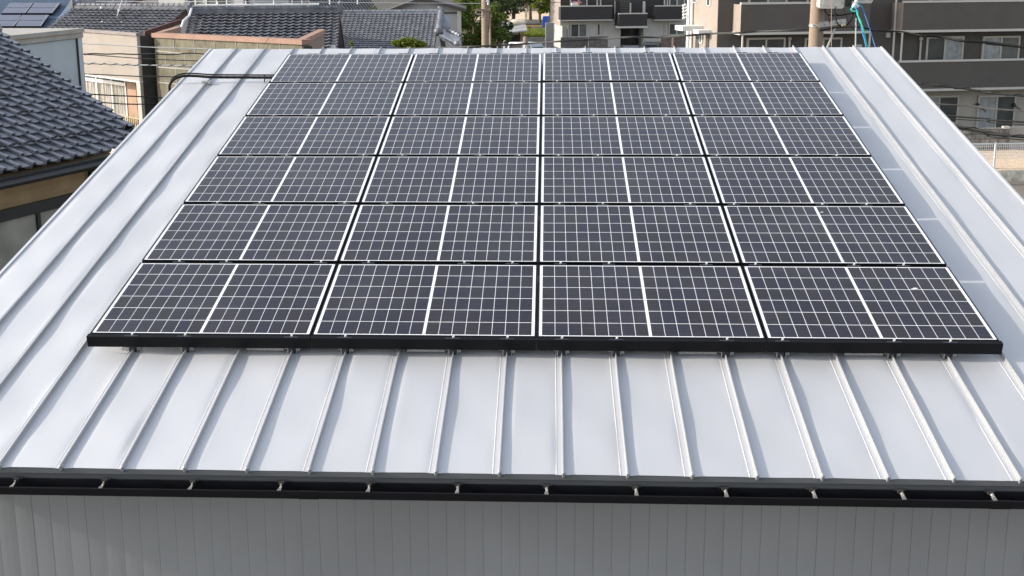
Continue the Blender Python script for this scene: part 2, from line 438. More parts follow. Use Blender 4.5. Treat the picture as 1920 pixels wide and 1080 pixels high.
def window(parent, F, x0, y0, x1, y1, o, frame_m, panes, fw=0.06, mid=True, sill=True, name='window'):
    """a sash window: frame, mullion and panes"""
    s0 = F.sz(x0, (y0 + y1) / 2, o)[0]; s1 = F.sz(x1, (y0 + y1) / 2, o)[0]
    z1 = F.sz((x0 + x1) / 2, y0, o)[1]; z0 = F.sz((x0 + x1) / 2, y1, o)[1]
    m = MB()
    F.box(m, s0, s1, z1 - fw, z1, o - 0.05, o + 0.05)
    F.box(m, s0, s1, z0, z0 + fw, o - 0.05, o + (0.07 if sill else 0.05))
    F.box(m, s0, s0 + fw, z0 + fw, z1 - fw, o - 0.05, o + 0.05); F.box(m, s1 - fw, s1, z0 + fw, z1 - fw, o - 0.05, o + 0.05)
    sm = (s0 + s1) / 2
    if mid: F.box(m, sm - fw * .45, sm + fw * .45, z0 + fw, z1 - fw, o - 0.03, o + 0.045)
    fr = m.build(name, frame_m, parent)
    if mid:
        F.box(MB(), 0, 0, 0, 0, 0, 0)
        for a, b, pm, dd in ((s0 + fw, sm - fw * .45, panes[0], 0.0), (sm + fw * .45, s1 - fw, panes[1], 0.012)):
            F.box(MB_ := MB(), a, b, z0 + fw, z1 - fw, o - 0.02 + dd, o + 0.005 + dd); MB_.build('pane', pm, fr)
    else:
        F.box(MB_ := MB(), s0 + fw, s1 - fw, z0 + fw, z1 - fw, o - 0.02, o + 0.005); MB_.build('pane', panes[0], fr)
    return fr

# ================================================================== THE METAL ROOFED BUILDING
PS, U0 = 0.3444, 0.2828
VE, VR = -1.283, 7.0
UL, UR = -1.066, 6.80
main = thing('metal_roof_building', (2.87, 2.8, 0), 'grey building with a silver standing seam metal roof under the solar panels', 'building')
seams_u = [U0 + k * PS for k in range(-3, 19)]
random.seed(3)
pan = MB()
edges = [UL] + seams_u + [UR]
NV = 96
for i in range(len(edges) - 1):
    a, b = edges[i], edges[i + 1]
    wd = b - a
    ph = [random.uniform(0, 6.28) for _ in range(8)]
    am = [random.uniform(.4, 1.0) for _ in range(3)]
    ts = [0, 0.03, 0.07, .11, .16, .22, .3, .4, .5, .6, .7, .78, .84, .89, .93, .97, 1]
    base = len(pan.v)
    for j in range(NV + 1):
        v = VE + (VR - VE) * j / NV
        for t in ts:
            e = min(1.0, max(0.0, min(t, 1 - t) - 0.06) / 0.14); e = e * e * (3 - 2 * e) * (.35 + .65 * min(1, (v - VE) / .25))
            n = 0.0028 * e + e * (0.0042 * am[0] * math.sin(v * 2.6 + ph[0] + t * 1.5) + 0.0036 * am[1] * math.sin(v * 5.3 + ph[1] - t * 2.5) + 0.0018 * am[2] * math.sin(v * 10.1 + ph[2] + t * 4))
            n += 0.0012 * math.sin(v * 3.3 + ph[3]) * e
            pan.v.append(RF(a + wd * t, v, HR + n))
    K = len(ts)
    for j in range(NV):
        for k in range(K - 1):
            q = base + j * K + k
            pan.f.append((q, q + 1, q + K + 1, q + K))
roof = pan.build('roof', M['roof'], main, smooth=30)
for u in seams_u:
    s = MB()
    du_n_old = [(-.041, .0009), (-.0395, .0030), (-.037, .0036), (-.035, .0030), (-.0335, .0016), (-.0085, .0016), (-.0065, .024), (-.0045, .0275), (.0065, .0275), (.0085, .0255), (.0085, .0185), (.0050, .0165), (.0050, .0020), (.026, .0020), (.0275, .0006)]
    du_n = du_n_old[:5] + [(-.0050, .0016), (-.0042, .0268), (-.0030, .0280), (.0022, .0280), (.0034, .0268), (.0036, .0018), (.026, .0018), (.0275, .0006)]
    stations = [VE - 0.004, VE + .01] + [VE + (VR + .004 - VE) * j / 20 for j in range(1, 21)]
    for v in stations:
        wv = 0.0016 * math.sin(v * 1.9 + u * 9)
        for d, n in du_n: s.v.append(RF(u + d + wv, v, HR + n))
    K = len(du_n)
    for j in range(len(stations) - 1):
        for k in range(K - 1):
            q = j * K + k
            s.f.append((q, q + 1, q + K + 1, q + K))
    s.f.append(tuple(range(K))[::-1])
    s.f.append(tuple(range((len(stations) - 1) * K, len(stations) * K)))
    # folded cap at the eave end of the seam
    ring = [(-.0105, .012), (-.008, .026), (-.003, .0305), (.003, .0305), (.008, .026), (.0105, .012), (.009, -.006), (.004, -.013), (-.004, -.013), (-.009, -.006)]
    p0 = [RF(u + d, VE + 0.012, HR + n) for d, n in ring]; p1 = [RF(u + d, VE - 0.010, HR + n) for d, n in ring]; p2 = [RF(u + d * .6, VE - 0.016, HR + .008 + (n - .008) * .65) for d, n in ring]
    n = len(ring)
    s.add(p0 + p1 + p2, [(i, (i + 1) % n, n + (i + 1) % n, n + i) for i in range(n)] + [(n + i, n + (i + 1) % n, 2 * n + (i + 1) % n, 2 * n + i) for i in range(n)] + [tuple(range(2 * n, 3 * n))])
    so_ = s.build('seam', M['roof'], roof, smooth=12)
    so_.data.materials.append(M['fin_shade'])
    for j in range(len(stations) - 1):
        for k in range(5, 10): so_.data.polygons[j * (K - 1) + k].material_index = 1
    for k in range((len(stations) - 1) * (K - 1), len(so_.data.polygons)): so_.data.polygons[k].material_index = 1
# roof edges
E0 = RF(0, VE, HR)
EY, EZ = E0.y, E0.z
m = MB()
m.box((UL, EY, EZ - 0.030), (UR - UL, 0, 0), (0, 0.018, 0), (0, 0, 0.0285))
m.build('eave_flashing', M['fascia_edge'], main)
m = MB(); m.box((UL + .01, EY + 0.012, EZ - 0.15), (UR - UL - .02, 0, 0), (0, 0.02, 0), (0, 0, 0.119)); m.build('fascia', M['fascia'], main)
for nm, u, s in (('rake_flashing', UL, -1), ('rake_flashing', UR, 1)):
    m = MB()
    a, b = RF(u, VE, HR), RF(u, VR, HR)
    out = Vector((s * 0.012, 0, 0))
    up = Vector((0, -SN, CS))
    m.box(a + up * .004, b - a, out, -up * 0.09)
    m.box(a + up * .0045 - out * .4, b - a, out * 1.8, up * .006)
    m.build(nm, M['roof'], main)
m = MB()
a, b = RF(UL, VR, HR), RF(UR, VR, HR)
m.box(a + Vector((0, 0.002, -0.17)), b - a, (0, 0.016, 0), (0, 0, 0.169)); m.build('ridge_flashing', M['roof_edge'], main)
# walls: front wall of narrow vertical sheets
WY = EY + 0.42
WL, WR, WB = UL + 0.34, UR - 0.34, RF(0, VR, HR).y - 0.35
m = MB()
def wall_x(x, y):
    r = ray(x, y); return (CAM + r * ((WY - CAM.y) / r.y)).x
SP = (wall_x(1887, 1000) - wall_x(31, 1000)) / 54
x = wall_x(31, 1000) - SP * 8; xs = []
while x < WR: xs.append(x); x += SP
xs = [WL] + [q for q in xs if q > WL + .02] + [WR]
zt = EZ + (WY - EY) * math.tan(SL) - 0.035
random.seed(5)
for i in range(len(xs) - 1):
    a, b = xs[i] + 0.00065, xs[i + 1] - 0.00065
    bow = random.uniform(.0003, .0010); tilt = random.uniform(.0008, .0020) if a > .14 else random.uniform(-.001, .0012)
    prof = [(a, 0.004), (a, 0), (a + (b - a) * .3, -bow + tilt * .3), (a + (b - a) * .7, -bow + tilt * .7), (b, tilt), (b, 0.004)]
    k = len(m.v)
    for px_, dy in prof: m.v.append(Vector((px_, WY + dy, 0)))
    for px_, dy in prof: m.v.append(Vector((px_, WY + dy, zt)))
    for q in range(5): m.f.append((k + q, k + q + 1, k + q + 7, k + q + 6))
m.build('front_wall', M['wall_metal'], main)
m = MB(); m.box((WL, WY + 0.0045, 0), (WR - WL, 0, 0), (0, 0.12, 0), (0, 0, zt)); m.build('wall_core', M['fascia_edge'], main)
for xx in (WL, WR):
    m = MB()
    ring = [Vector((xx - .06, WY + .13, 0)), Vector((xx - .06, WB, 0)), Vector((xx - .06, WB, OZ + (WB / CS) * SN + HR - .06)), Vector((xx - .06, WY + .13, zt + .01))]
    m.prism(ring, (0.12, 0, 0)); m.build('side_wall', M['wall_metal'], main)
m = MB(); m.box((WL + .07, WB - .12, 0), (WR - WL - .14, 0, 0), (0, .12, 0), (0, 0, OZ + (WB / CS) * SN + HR - .08)); m.build('back_wall', M['wall_metal'], main)
m = MB()
a = RF(0, VE, HR - .1); b = RF(0, VR, HR - .1)
m.add([(UL + .03, EY + .045, EZ - .13), (UR - .03, EY + .045, EZ - .13), (UR - .03, b.y - .02, b.z - .02), (UL + .03, b.y - .02, b.z - .02)], [(0, 1, 2, 3)])
m.build('soffit', M['fascia'], main)
# gutter
m = MB()
prof = [(0.004, -.062), (0.004, -.122), (-.012, -.128), (-.080, -.124), (-.094, -.117), (-.098, -.080), (-.098, -.074), (-.084, -.074), (-.084, -.080), (-.090, -.084), (-.086, -.113), (-.012, -.119), (-.006, -.113), (-.006, -.062)]
def gpt(u, p): return Vector((u, EY + p[0], EZ + p[1] + (0.012 - 0.0024 * (u - UL)) * 0))
ring0 = [gpt(UL - .02, p) for p in prof]
m.prism(ring0, (UR - UL + .04, 0, 0))
gut = m.build('gutter', M['gutter'], main)
for cu in (1.665, 5.33):
    m = MB()
    out_p = [(-.004, -.128), (-.012, -.1300), (-.080, -.1260), (-.0960, -.1185), (-.1000, -.080), (-.1000, -.0720), (-.084, -.0720)]
    in_p = [(-.004, -.1265), (-.012, -.1282), (-.080, -.1242), (-.0942, -.1172), (-.0982, -.080), (-.0982, -.0738), (-.084, -.0738)]
    m.prism([gpt(cu - .05, p) for p in out_p + in_p[::-1]], (.10, 0, 0)); m.build('gutter_joint', M['gutter'], gut)
for u in (-.94, -.45, .037, .529, 1.019, 1.507, 1.988, 2.468, 2.946, 3.424, 3.899, 4.363, 4.826, 5.295, 5.76, 6.22, 6.66):
    m = MB()
    tw = [(-.018, -.056, .009, 0), (-.032, -.060, .009, .5), (-.048, -.065, .009, 1.1), (-.064, -.068, .009, .6), (-.080, -.070, .010, .1), (-.097, -.0715, .011, 0)]
    rows = []
    for (dy, dz, hw, an) in tw:
        c_, s_ = math.cos(an) * hw, math.sin(an) * hw
        rows.append([Vector((u - c_, EY + dy, EZ + dz - s_)), Vector((u + c_, EY + dy, EZ + dz + s_)), Vector((u + c_, EY + dy, EZ + dz + s_ + .003)), Vector((u - c_, EY + dy, EZ + dz - s_ + .003))])
    vs = sum(rows, []); fs = [(0, 1, 2, 3)]
    for j in range(len(rows) - 1):
        for q in range(4): fs.append((j * 4 + q, j * 4 + (q + 1) % 4, j * 4 + 4 + (q + 1) % 4, j * 4 + 4 + q))
    fs.append((len(vs) - 1, len(vs) - 2, len(vs) - 3, len(vs) - 4))
    m.add(vs, fs)
    m.tube([(u + .004, EY - .056, EZ - .070), (u + .004, EY - .056, EZ - .056)], .005, 8)
    br = m.build('gutter_bracket', M['bracket'], gut)
    m = MB(); m.box((u - .016, EY - .034, EZ - .066), (.030, 0, 0), (0, .034, 0), (0, 0, .014)); m.box((u - .028, EY - .016, EZ - .060), (.056, 0, 0), (0, .014, 0), (0, 0, .007))
    m.build('bracket_clip', M['dark_steel'], gut)

# ================================================================== SOLAR PANELS
PU, PV = 1.44, 1.06848
G, BT = 0.0134, 0.0606
FU0, FU1 = G - .009, PU - G + .009                  # frame, panel local
FV0, FV1 = -.011, PV - BT + .011
ROT = Matrix(((1, 0, 0), (0, CS, -SN), (0, SN, CS))).to_4x4()
def make_panel():
    t = thing('solar_panel', (0, 0, 0), '', 'solar panel', 'solar panels on the metal roof')
    m = MB()
    lip, hh = .009, .035
    for (x0, x1, y0, y1) in ((FU0, FU1, FV0, FV0 + lip + .0012), (FU0, FU1, FV1 - lip - .0012, FV1), (FU0, FU0 + lip, FV0 + lip + .0012, FV1 - lip - .0012), (FU1 - lip, FU1, FV0 + lip + .0012, FV1 - lip - .0012)):
        m.box((x0, y0, -hh), (x1 - x0, 0, 0), (0, y1 - y0, 0), (0, 0, hh + .0015))
    m.build('frame', M['frame'], t, local=True)
    m = MB()
    m.box((FU0 + lip, FV0 + lip + .0012, -.007), (FU1 - FU0 - 2 * lip, 0, 0), (0, FV1 - FV0 - 2 * lip - .0024, 0), (0, 0, .007))
    m.build('backsheet', M['sheet'], t, local=True)
    m = MB(); uvs = []
    mu, mv, mid = .0205, .0115, .0205
    gx, gy = .0043, .0066
    wu0, wu1, wv0, wv1 = FU0 + lip, FU1 - lip, FV0 + lip + .0012, FV1 - lip - .0012
    half = (wu1 - wu0 - 2 * mu - mid) / 2
    cw = (half - 7 * gx) / 8; chh = (wv1 - wv0 - 2 * mv - 5 * gy) / 6
    for i in range(16):
        x0 = wu0 + mu + (i % 8) * (cw + gx) + (half + mid if i > 7 else 0)
        for j in range(6):
            y0 = wv0 + mv + j * (chh + gy)
            m.quad((x0, y0, .0007), (x0 + cw, y0, .0007), (x0 + cw, y0 + chh, .0007), (x0, y0 + chh, .0007))
            uvs += [(i + .01, j + .01), (i + .99, j + .01), (i + .99, j + .99), (i + .01, j + .99)]
    o = m.build('solar_cells', M['cell'], t, local=True)
    ul = o.data.uv_layers.new(name="UVMap")
    for k, q in enumerate(uvs): ul.data[k].uv = q
    return t
proto = make_panel()
def add_clamps(t, col, row, top=False):
    for k in range(-1, 17):
        u = U0 + k * PS - col * PU
        if not (.05 < u < PU - .05): continue
        if k in (2, 5, 10, 13) : continue           # seams without a clamp
        m = MB()
        y0 = FV1 - .003 if top else FV0 - .0385
        if top:
            m.box((u - .055, FV1 - .002, -.034), (.11, 0, 0), (0, .016, 0), (0, 0, .038))
        else:
            m.box((u - .045, FV0 - .033, -.034), (.09, 0, 0), (0, .026, 0), (0, 0, .026))
            m.box((u - .045, FV0 - .036, -.006), (.09, 0, 0), (0, .014, 0), (0, 0, .0085))
        m.box((u - .018, (FV1 + .001) if top else (FV0 - .03), HR + .004), (.036, 0, 0), (0, .02, 0), (0, 0, -HR - .039))
        c = m.build('clamp', M['clamp'], t, local=True)
        m = MB(); yb = FV1 + .008 if top else FV0 - .016
        m.tube([(u + .004, yb, -.008), (u + .004, yb, .011)], .0080, 8)
        m.tube([(u + .004, yb, -.008), (u + .004, yb, -.003)], .010, 8)
        m.build('bolt', M['bolt'], c, local=True)
rowname = ['front row above the skirt', 'second row up from the gutter', 'third row up from the gutter', 'third row down from the ridge', 'second row down from the ridge', 'back row next to the ridge']
colname = ['leftmost of four', 'second from the left', 'second from the right', 'rightmost of four']
for row in range(6):
    for col in range(4):
        t = proto if row == 0 and col == 0 else copy_tree(proto)
        t.location = RF(col * PU, row * PV, 0) + (Vector((0, 0, .006)) if (row == 5 and col == 2) else Vector((0, 0, 0)))
        t.rotation_euler = (SL, 0, 0)
        t['label'] = 'black framed solar panel in the %s, %s' % (rowname[row], colname[col])
for t in [o for o in C.objects if o.get('category') == 'solar panel']:
    row = round(((t.location.z - OZ) / SN) / PV); col = round(t.location.x / PU)
    add_clamps(t, col, row)
    if row == 5: add_clamps(t, col, row, True)
# dried bird droppings on two panels of the right hand column
for (px_, py_, row, rr) in ((1716, 540, 0, .016), (1541, 397, 1, .010)):
    P_ = RF(0, 0, .002); n_ = Vector((0, -SN, CS)); r_ = ray(px_, py_)
    q_ = CAM + r_ * ((P_ - CAM).dot(n_) / r_.dot(n_))
    for t in [o for o in C.objects if o.get('category') == 'solar panel']:
        if round(((t.location.z - OZ) / SN) / PV) == row and round(t.location.x / PU) == 3:
            v_ = Vector((q_.x - t.location.x, (q_.y - t.location.y) * CS + (q_.z - t.location.z) * SN, .0012))
            m = MB(); m.sphere(v_, rr, 9, 5, (1.1, .6, .12)); m.sphere(v_ + Vector((-rr * 1.3, -rr * .5, 0)), rr * .6, 8, 4, (1.4, .5, .12)); m.build('bird_dropping', M['white'], t, local=True, smooth=60)
# black skirts along the front edge
for col in range(4):
    t = thing('panel_skirt', RF(col * PU, -.06, -.04), 'black metal skirt along the front edge of the solar array, ' + ['leftmost length', 'second length from the left', 'second length from the right', 'rightmost length'][col], 'panel skirt', 'skirts under the front solar panels')
    t.rotation_euler = (SL, 0, 0)
    m = MB()
    x0, x1 = .0015, PU - .0025
    if col == 0: x0 = -.006
    if col == 3: x1 = PU + .008
    pr = [(-.012, .000), (-.012, -.004), (-.0445, -.0045), (-.0465, -.006), (-.0475, -.012), (-.0475, -.070), (-.049, -.075), (-.0515, -.075), (-.0515, -.004), (-.0495, -.0008)]
    o_ = Vector((0, .06, .04))
    m.prism([Vector((x0, a, b)) + o_ for a, b in pr], (x1 - x0, 0, 0))
    m.build('skirt_plate', M['frame'], t, local=True)
    for k in range(-1, 17):
        u = U0 + k * PS - col * PU
        if not (-.02 < u < PU + .02): continue
        m = MB()
        if k in (2, 5, 10, 13):
            m.box(Vector((u - .07, -.028, -.086)) + o_, (.09, 0, 0), (0, .03, 0), (0, 0, .010))
        else:
            m.box(Vector((u - .050, -.036, -.088)) + o_, (.042, 0, 0), (0, .03, 0), (0, 0, .014))
            m.box(Vector((u - .030, -.046, -.116)) + o_, (.006, 0, 0), (0, .04, 0), (0, 0, .040))
            m.box(Vector((u - .012, -.040, -.092)) + o_, (.026, 0, 0), (0, .03, 0), (0, 0, .020))
            m.box(Vector((u + .026, -.046, -.118)) + o_, (.005, 0, 0), (0, .04, 0), (0, 0, .045))
            m.box(Vector((u + .030, -.042, -.100)) + o_, (.020, 0, 0), (0, .03, 0), (0, 0, .024))
        m.build('seam_clamp', M['clip'], t, local=True)
    for (k0, k1) in ((2, 3), (5, 6), (10, 11), (13, 14)):
        ua, ub = U0 + k0 * PS - col * PU + .05, U0 + k1 * PS - col * PU - .055
        if ua < 0 or ub > PU: continue
        m = MB(); m.box(Vector((ua, -.034, -.102)) + o_, (ub - ua, 0, 0), (0, .03, 0), (0, 0, .016)); m.build('rail', M['clip'], t, local=True)

# conduit that leaves the array over the left edge of the roof
t = thing('cable_conduit', RF(-.6, 5.66, HR), 'black corrugated cable conduit crossing the metal roof to its left edge', 'conduit')
pts = [RF(.25, 5.69, HR + .06), RF(-.02, 5.69, HR + .058), RF(-.35, 5.685, HR + .062), RF(-.70, 5.685, HR + .066), RF(-.88, 5.70, HR + .074), RF(-1.00, 5.69, HR + .078), RF(-1.09, 5.665, HR + .062), RF(-1.15, 5.64, HR + .015), RF(-1.17, 5.63, HR - .06), RF(-1.17, 5.63, HR - .3), RF(-1.16, 5.63, HR - 1.2)]
fine = []
for i in range(len(pts) - 1):
    p0, p1, p2, p3 = pts[max(i - 1, 0)], pts[i], pts[i + 1], pts[min(i + 2, len(pts) - 1)]
    for k in range(10):
        s = k / 10
        fine.append(0.5 * ((2 * p1) + (p2 - p0) * s + (2 * p0 - 5 * p1 + 4 * p2 - p3) * s * s + (3 * p1 - p0 - 3 * p2 + p3) * s ** 3))
fine.append(pts[-1])
m = MB(); m.tube(fine, [.0160 if i % 2 else .0145 for i in range(len(fine))], 10); m.build('conduit_tube', M['cable_black'], t, smooth=60)
m = MB(); m.tube([p + Vector((0, .010, .026)) for p in fine[8:72]], .008, 8); m.build('earth_cable', M['cable_black'], t, smooth=60)
for uu in (-.70,):
    m = MB()
    c = RF(seams_u[0] + .0, 5.62, HR)
    m.box(c + Vector((-.05, -.02, .012)), (.03, 0, 0), (0, .05, 0), (0, 0, .03)); m.box(c + Vector((.02, -.02, .012)), (.03, 0, 0), (0, .05, 0), (0, 0, .03))
    m.tube([c + Vector((-.06, 0, .026)), c + Vector((.06, 0, .026))], .006, 8)
    m.build('conduit_clamp', M['galv'], t)
m = MB(); m.tube([RF(-.12, 5.66, HR + .09), RF(-.12, 5.64, HR + .02)], .006, 6); m.build('cable_tie', M['cable_black'], t)

# ================================================================== GROUND
m = MB(); S = 900
m.quad((-S, -S, 0), (S, -S, 0), (S, S, 0), (-S, S, 0))
struct(m.build('ground', M['ground']))

# ================================================================== TILED ROOFS
PROF_FLAT = [(.07, -.04), (.055, .030), (.0, .034), (.012, .048), (.05, .054), (.14, .056), (.24, .052), (.28, .020), (.42, .004), (.60, -.002), (.78, .000), (.88, .006), (.905, .002), (.91, -.04)]
PROF_WAVE = [(0, .016), (.10, .004), (.25, -.012), (.42, -.018), (.58, -.013), (.72, .002), (.84, .017), (.93, .022), (1.0, .014)]
def tile_roof(mb, E, a, up, n, ncol, nrow, tw, ex, prof, lift=.026, skip=None, jit=.0):
    """courses of tiles from the eave point E along a (sideways) and up the slope; each front edge stands proud"""
    rnd = random.Random(ncol * 31 + nrow)
    for j in range(nrow):
        for i in range(ncol):
            if skip and skip(i, j): continue
            dz = rnd.uniform(-jit, jit); ds = rnd.uniform(-jit, jit)
            k = len(mb.v)
            K = len(prof)
            lip = lift * .33
            st = ((j * ex + .10, -.004), (j * ex - .008 + ds, lift - lip), (j * ex - .014 + ds, lift - lip * .4), (j * ex - .010 + ds, lift), (j * ex + ex * .5, lift * .5 + .001), (j * ex + ex + .05, -.004))
            for (s, l) in st:
                for (x, h) in prof: mb.v.append(E + a * ((i + x) * tw) + up * s + n * (h + l + dz))
            for r in range(len(st) - 1):
                for q in range(K - 1): mb.f.append((k + r * K + q, k + r * K + q + 1, k + (r + 1) * K + q + 1, k + (r + 1) * K + q))
    return mb
def slope_frame(a, b, m):                            # a along the eave, b horizontal towards the eave
    up = Vector((-b.x, -b.y, m)).normalized()
    n = a.cross(up)
    if n.z < 0: n = -n
    return up, n.normalized()

# ---- the near neighbour on the left
NE1 = Vector((-4.954, 9.323, 5.35)); na = Vector((0.352, 0.936, 0)).normalized(); nb = Vector((na.y, -na.x, 0))
nup, nn = slope_frame(na, nb, 0.56)
house = thing('tiled_house', (NE1.x - 2, NE1.y, 0), 'near house on the left with glossy dark tiled roof, snow guard loops and tan wall', 'house')
TW, TE = 0.2875, 0.25
E = NE1 - na * (TW * 9)
def skipn(i, j): return (i >= 9 + 10.5 and j < 2)
m = tile_roof(MB(), E, na, nup, nn, 21, 15, TW, TE, PROF_FLAT, .064, skipn, .003)
nroof = m.build('roof', M['tile'], house, smooth=35)
Lr = 21 * TW; SR = 15 * TE
m = MB(); m.tube([E + nup * (SR + .05) + nn * .03, E + na * Lr + nup * (SR + .05) + nn * .03], .09, 12); m.build('ridge_tile', M['tile'], nroof, smooth=50)
m = MB()                                             # roof deck and the far slope
top0 = E + nup * SR; bk = -nb * (SR * nup.dot(-nb))
ring = [E - nn * .012 + nup * .03, E + na * Lr - nn * .012 + nup * .5, top0 + na * Lr - nn * .012, top0 - nn * .012]
m.add(ring + [p - Z3 * .10 for p in ring], [(0, 1, 2, 3), (7, 6, 5, 4), (0, 4, 5, 1), (1, 5, 6, 2), (2, 6, 7, 3), (3, 7, 4, 0)])
ft = -nb * (2 * SR * abs(nup.dot(nb)))
m.add([top0, top0 + na * Lr, E + na * Lr + ft, E + ft], [(0, 1, 2, 3)])
m.build('roof_deck', M['black_frame'], house)
rings = [(i, 2, .5) for i in range(3, 19)] + [(i, 5, .5) for i in range(4, 20, 2)] + [(14, 7, .5), (18, 7, .5), (16, 9, .5), (19, 9, .5), (12, 9, .5)]
for i, j, q in rings:
    c = E + na * ((i + .62) * TW) + nup * (j * TE + .02) + nn * .050
    pts = [c + na * (.075 * math.cos(t_)) + nn * (.072 * math.sin(t_)) - nup * (.03 * math.sin(t_)) for t_ in [math.pi * k / 8 for k in range(9)]]
    m = MB(); m.tube(pts, .017, 6); m.tube([c - na * .075, c + nup * .06, c + na * .075], .012, 6)
    m.build('snow_guard', M['guard'], nroof, smooth=60)
m = MB(); m.box(E - Z3 * .20 + nb * .0, na * (Lr - TW * 1.6), -nb * 1.2, Z3 * .03); m.box(E - Z3 * .16 - nb * .66, na * (Lr - .4), -nb * 3.0, Z3 * .14); m.build('soffit', M['black_frame'], house)
m = MB(); m.box(E - nn * .03 - nup * .02 - Z3 * .16 + nb * .005, na * (Lr - TW * 1.6), nb * .025, Z3 * .15); m.build('fascia', M['black_frame'], house)
m = MB()
gc = E - nup * .02 - Z3 * .13 + nb * .085
m.tube([gc, gc + na * (Lr - TW * 1.5)], .06, 12); m.build('gutter', M['black_frame'], house, smooth=60)
HW = Facade(E - nb * .55, math.atan2(na.y, na.x))
WALLOFF = 0.0
m = MB()
for k in range(24):
    z0 = 5.35 - .12 - .16 - k * .15
    if z0 < .05: break
    m.box(HW.pt(.4, z0, -.14), HW.d * (Lr - .9), HW.n * (.14 + .006 * (k % 1)), Z3 * .146)
    m.box(HW.pt(.4, z0 + .146, -.14), HW.d * (Lr - .9), HW.n * .132, Z3 * .004)
m.build('wall', M['tan'], house)
m = MB(); m.box(HW.pt(Lr - .5, 0, -3.4), HW.d * .12, HW.n * 3.39, Z3 * 5.1); m.build('side_wall', M['tan'], house)
m = MB()
s0, z0 = HW.sz(0, 395, .05); s1, z1 = HW.sz(140, 362, .05)
m.box(HW.pt(.35, z1 - .16, .0), HW.d * (Lr - .85), HW.n * .09, Z3 * .17); m.build('window_hood', M['black_frame'], house)
wz = z1 - .16
sp = HW.sz(72, 420, .03)[0]
m = MB()
for s_ in (sp - 2.3, sp - 1.15, sp, sp + 1.15):
    m.box(HW.pt(s_ - .035, wz - 2.0, .002), HW.d * .07, HW.n * .05, Z3 * 2.0)
m.box(HW.pt(sp - 2.3, wz - 2.0, .004), HW.d * 3.45, HW.n * .04, Z3 * .06)
wf = m.build('window', M['black_frame'], house)
for k, s_ in enumerate((sp - 2.3, sp - 1.15, sp)):
    m = MB(); m.box(HW.pt(s_ + .036, wz - 1.93, .004), HW.d * 1.078, HW.n * .012, Z3 * 1.925); m.build('pane', M['pane_house'], wf)
dsp = HW.sz(171, 310, .1)[0]
m = MB(); m.tube([HW.pt(dsp, 5.05, .2), HW.pt(dsp, 5.0, .06), HW.pt(dsp, .1, .06)], .035, 8); m.build('downpipe', M['black_frame'], house, smooth=60)
m = MB(); m.box(HW.pt(dsp - .05, 4.62, .03), HW.d * .62, HW.n * .10, Z3 * .05); m.build('awning_rail', M['black_frame'], house)

# ---- far tiled roofs
def far_house(label, p0, p1, z, m_, rows, tw, prof, material, cover=0.0, wallm=None, ridge=True, ext=(0, 0), cat='house', back=True, name='tiled_house', tex=.235, wb=.6):
    """a house whose ridge runs between two points seen at height z; the slope towards the viewer is tiled"""
    A, B = atz(p0[0], p0[1], z), atz(p1[0], p1[1], z)
    a = (B - A); a.z = 0; L = a.length; a.normalize()
    A = A - a * ext[0]; L = L + ext[0] + ext[1]
    b = Vector((a.y, -a.x, 0))
    if b.dot(CAM - A) < 0: b = -b
    up, n = slope_frame(a, b, m_)
    run = rows * tex
    E = A - up * run
    ncol = max(1, round(L / tw)); tw2 = L / ncol
    t = thing(name, (A.x + a.x * L / 2, A.y + a.y * L / 2, 0), label, cat)
    rf = tile_roof(MB(), E, a, up, n, ncol, rows, tw2, tex, prof, .074, None, .005).build('roof', material, t, smooth=35)
    if ridge:
        m = MB()
        m.box(A - b * .12 - Z3 * .05, a * L, b * .24, Z3 * .15)
        m.tube([A + Z3 * .13 - a * .05, A + a * (L + .05) + Z3 * .13], .085, 10)
        for q in range(int(L / .27)):
            c = A + a * (q * .27 + .1) + Z3 * .13
            m.tube([c, c + a * .035], .102, 10)
        m.build('ridge', material, rf, smooth=40)
        for s_ in (-.02, L + .02):
            c = A + a * s_
            m = MB(); m.box(c - a * .09 - b * .15 - Z3 * .10, a * .18, b * .30, Z3 * .38); m.sphere(c + Z3 * .30, .11, 8, 5)
            m.build('ridge_end', material, rf)
    h = run * (-up.dot(b)) ; hx = abs(h)
    wm = wallm or M['gable_wall']
    m = MB()
    ring = [A - Z3 * .12, A + b * (hx - .45) + Z3 * (-m_ * (hx - .45) - .12)]
    e1 = A + b * (hx - .45); e1.z = 0
    e2 = A - b * (hx - .45); e2.z = 0
    pts = [A - Z3 * .14, Vector((e1.x, e1.y, A.z - m_ * (hx - .45) - .14)), e1, e2, Vector((e2.x, e2.y, A.z - m_ * (hx - .45) - .14))]
    m.prism([p + a * .25 for p in pts], a * (L - .5)); m.build('wall', wm, t)
    if back:
        m = MB(); q0 = A - n * .02; bk = A - b * hx - Z3 * (m_ * hx)
        m.add([q0, q0 + a * L, bk + a * L, bk, q0 - Z3 * .1, q0 + a * L - Z3 * .1, bk + a * L - Z3 * .1, bk - Z3 * .1], [(0, 1, 2, 3), (4, 7, 6, 5), (0, 4, 5, 1), (1, 5, 6, 2), (2, 6, 7, 3), (3, 7, 4, 0)])
        m.build('back_slope', material, t)
    for s_ in (0, L):                                # barge boards
        o = A + a * (s_ - (.0 if s_ == 0 else .04)) - n * .02
        m = MB(); m.box(o, a * .04, -up * (run - .02), -n * .16); m.build('barge_board', M['maroon'], t)
        up2 = Vector((b.x, b.y, m_)).normalized()
        m = MB(); m.box(o + up2 * -.16, a * .04, -up2 * (run - .2), -Z3 * .16); m.build('barge_board', M['maroon'], t)
    return t, A, a, b, up, n, L, rf

# B: roof behind the pink coping, with a white pipe along its ridge
hB = far_house('old grey tiled roof with white pipe along its ridge behind the pink coping', (358, 23.5), (637, 21), 6.68, .47, 16, .285, PROF_WAVE, M['tile_far'])
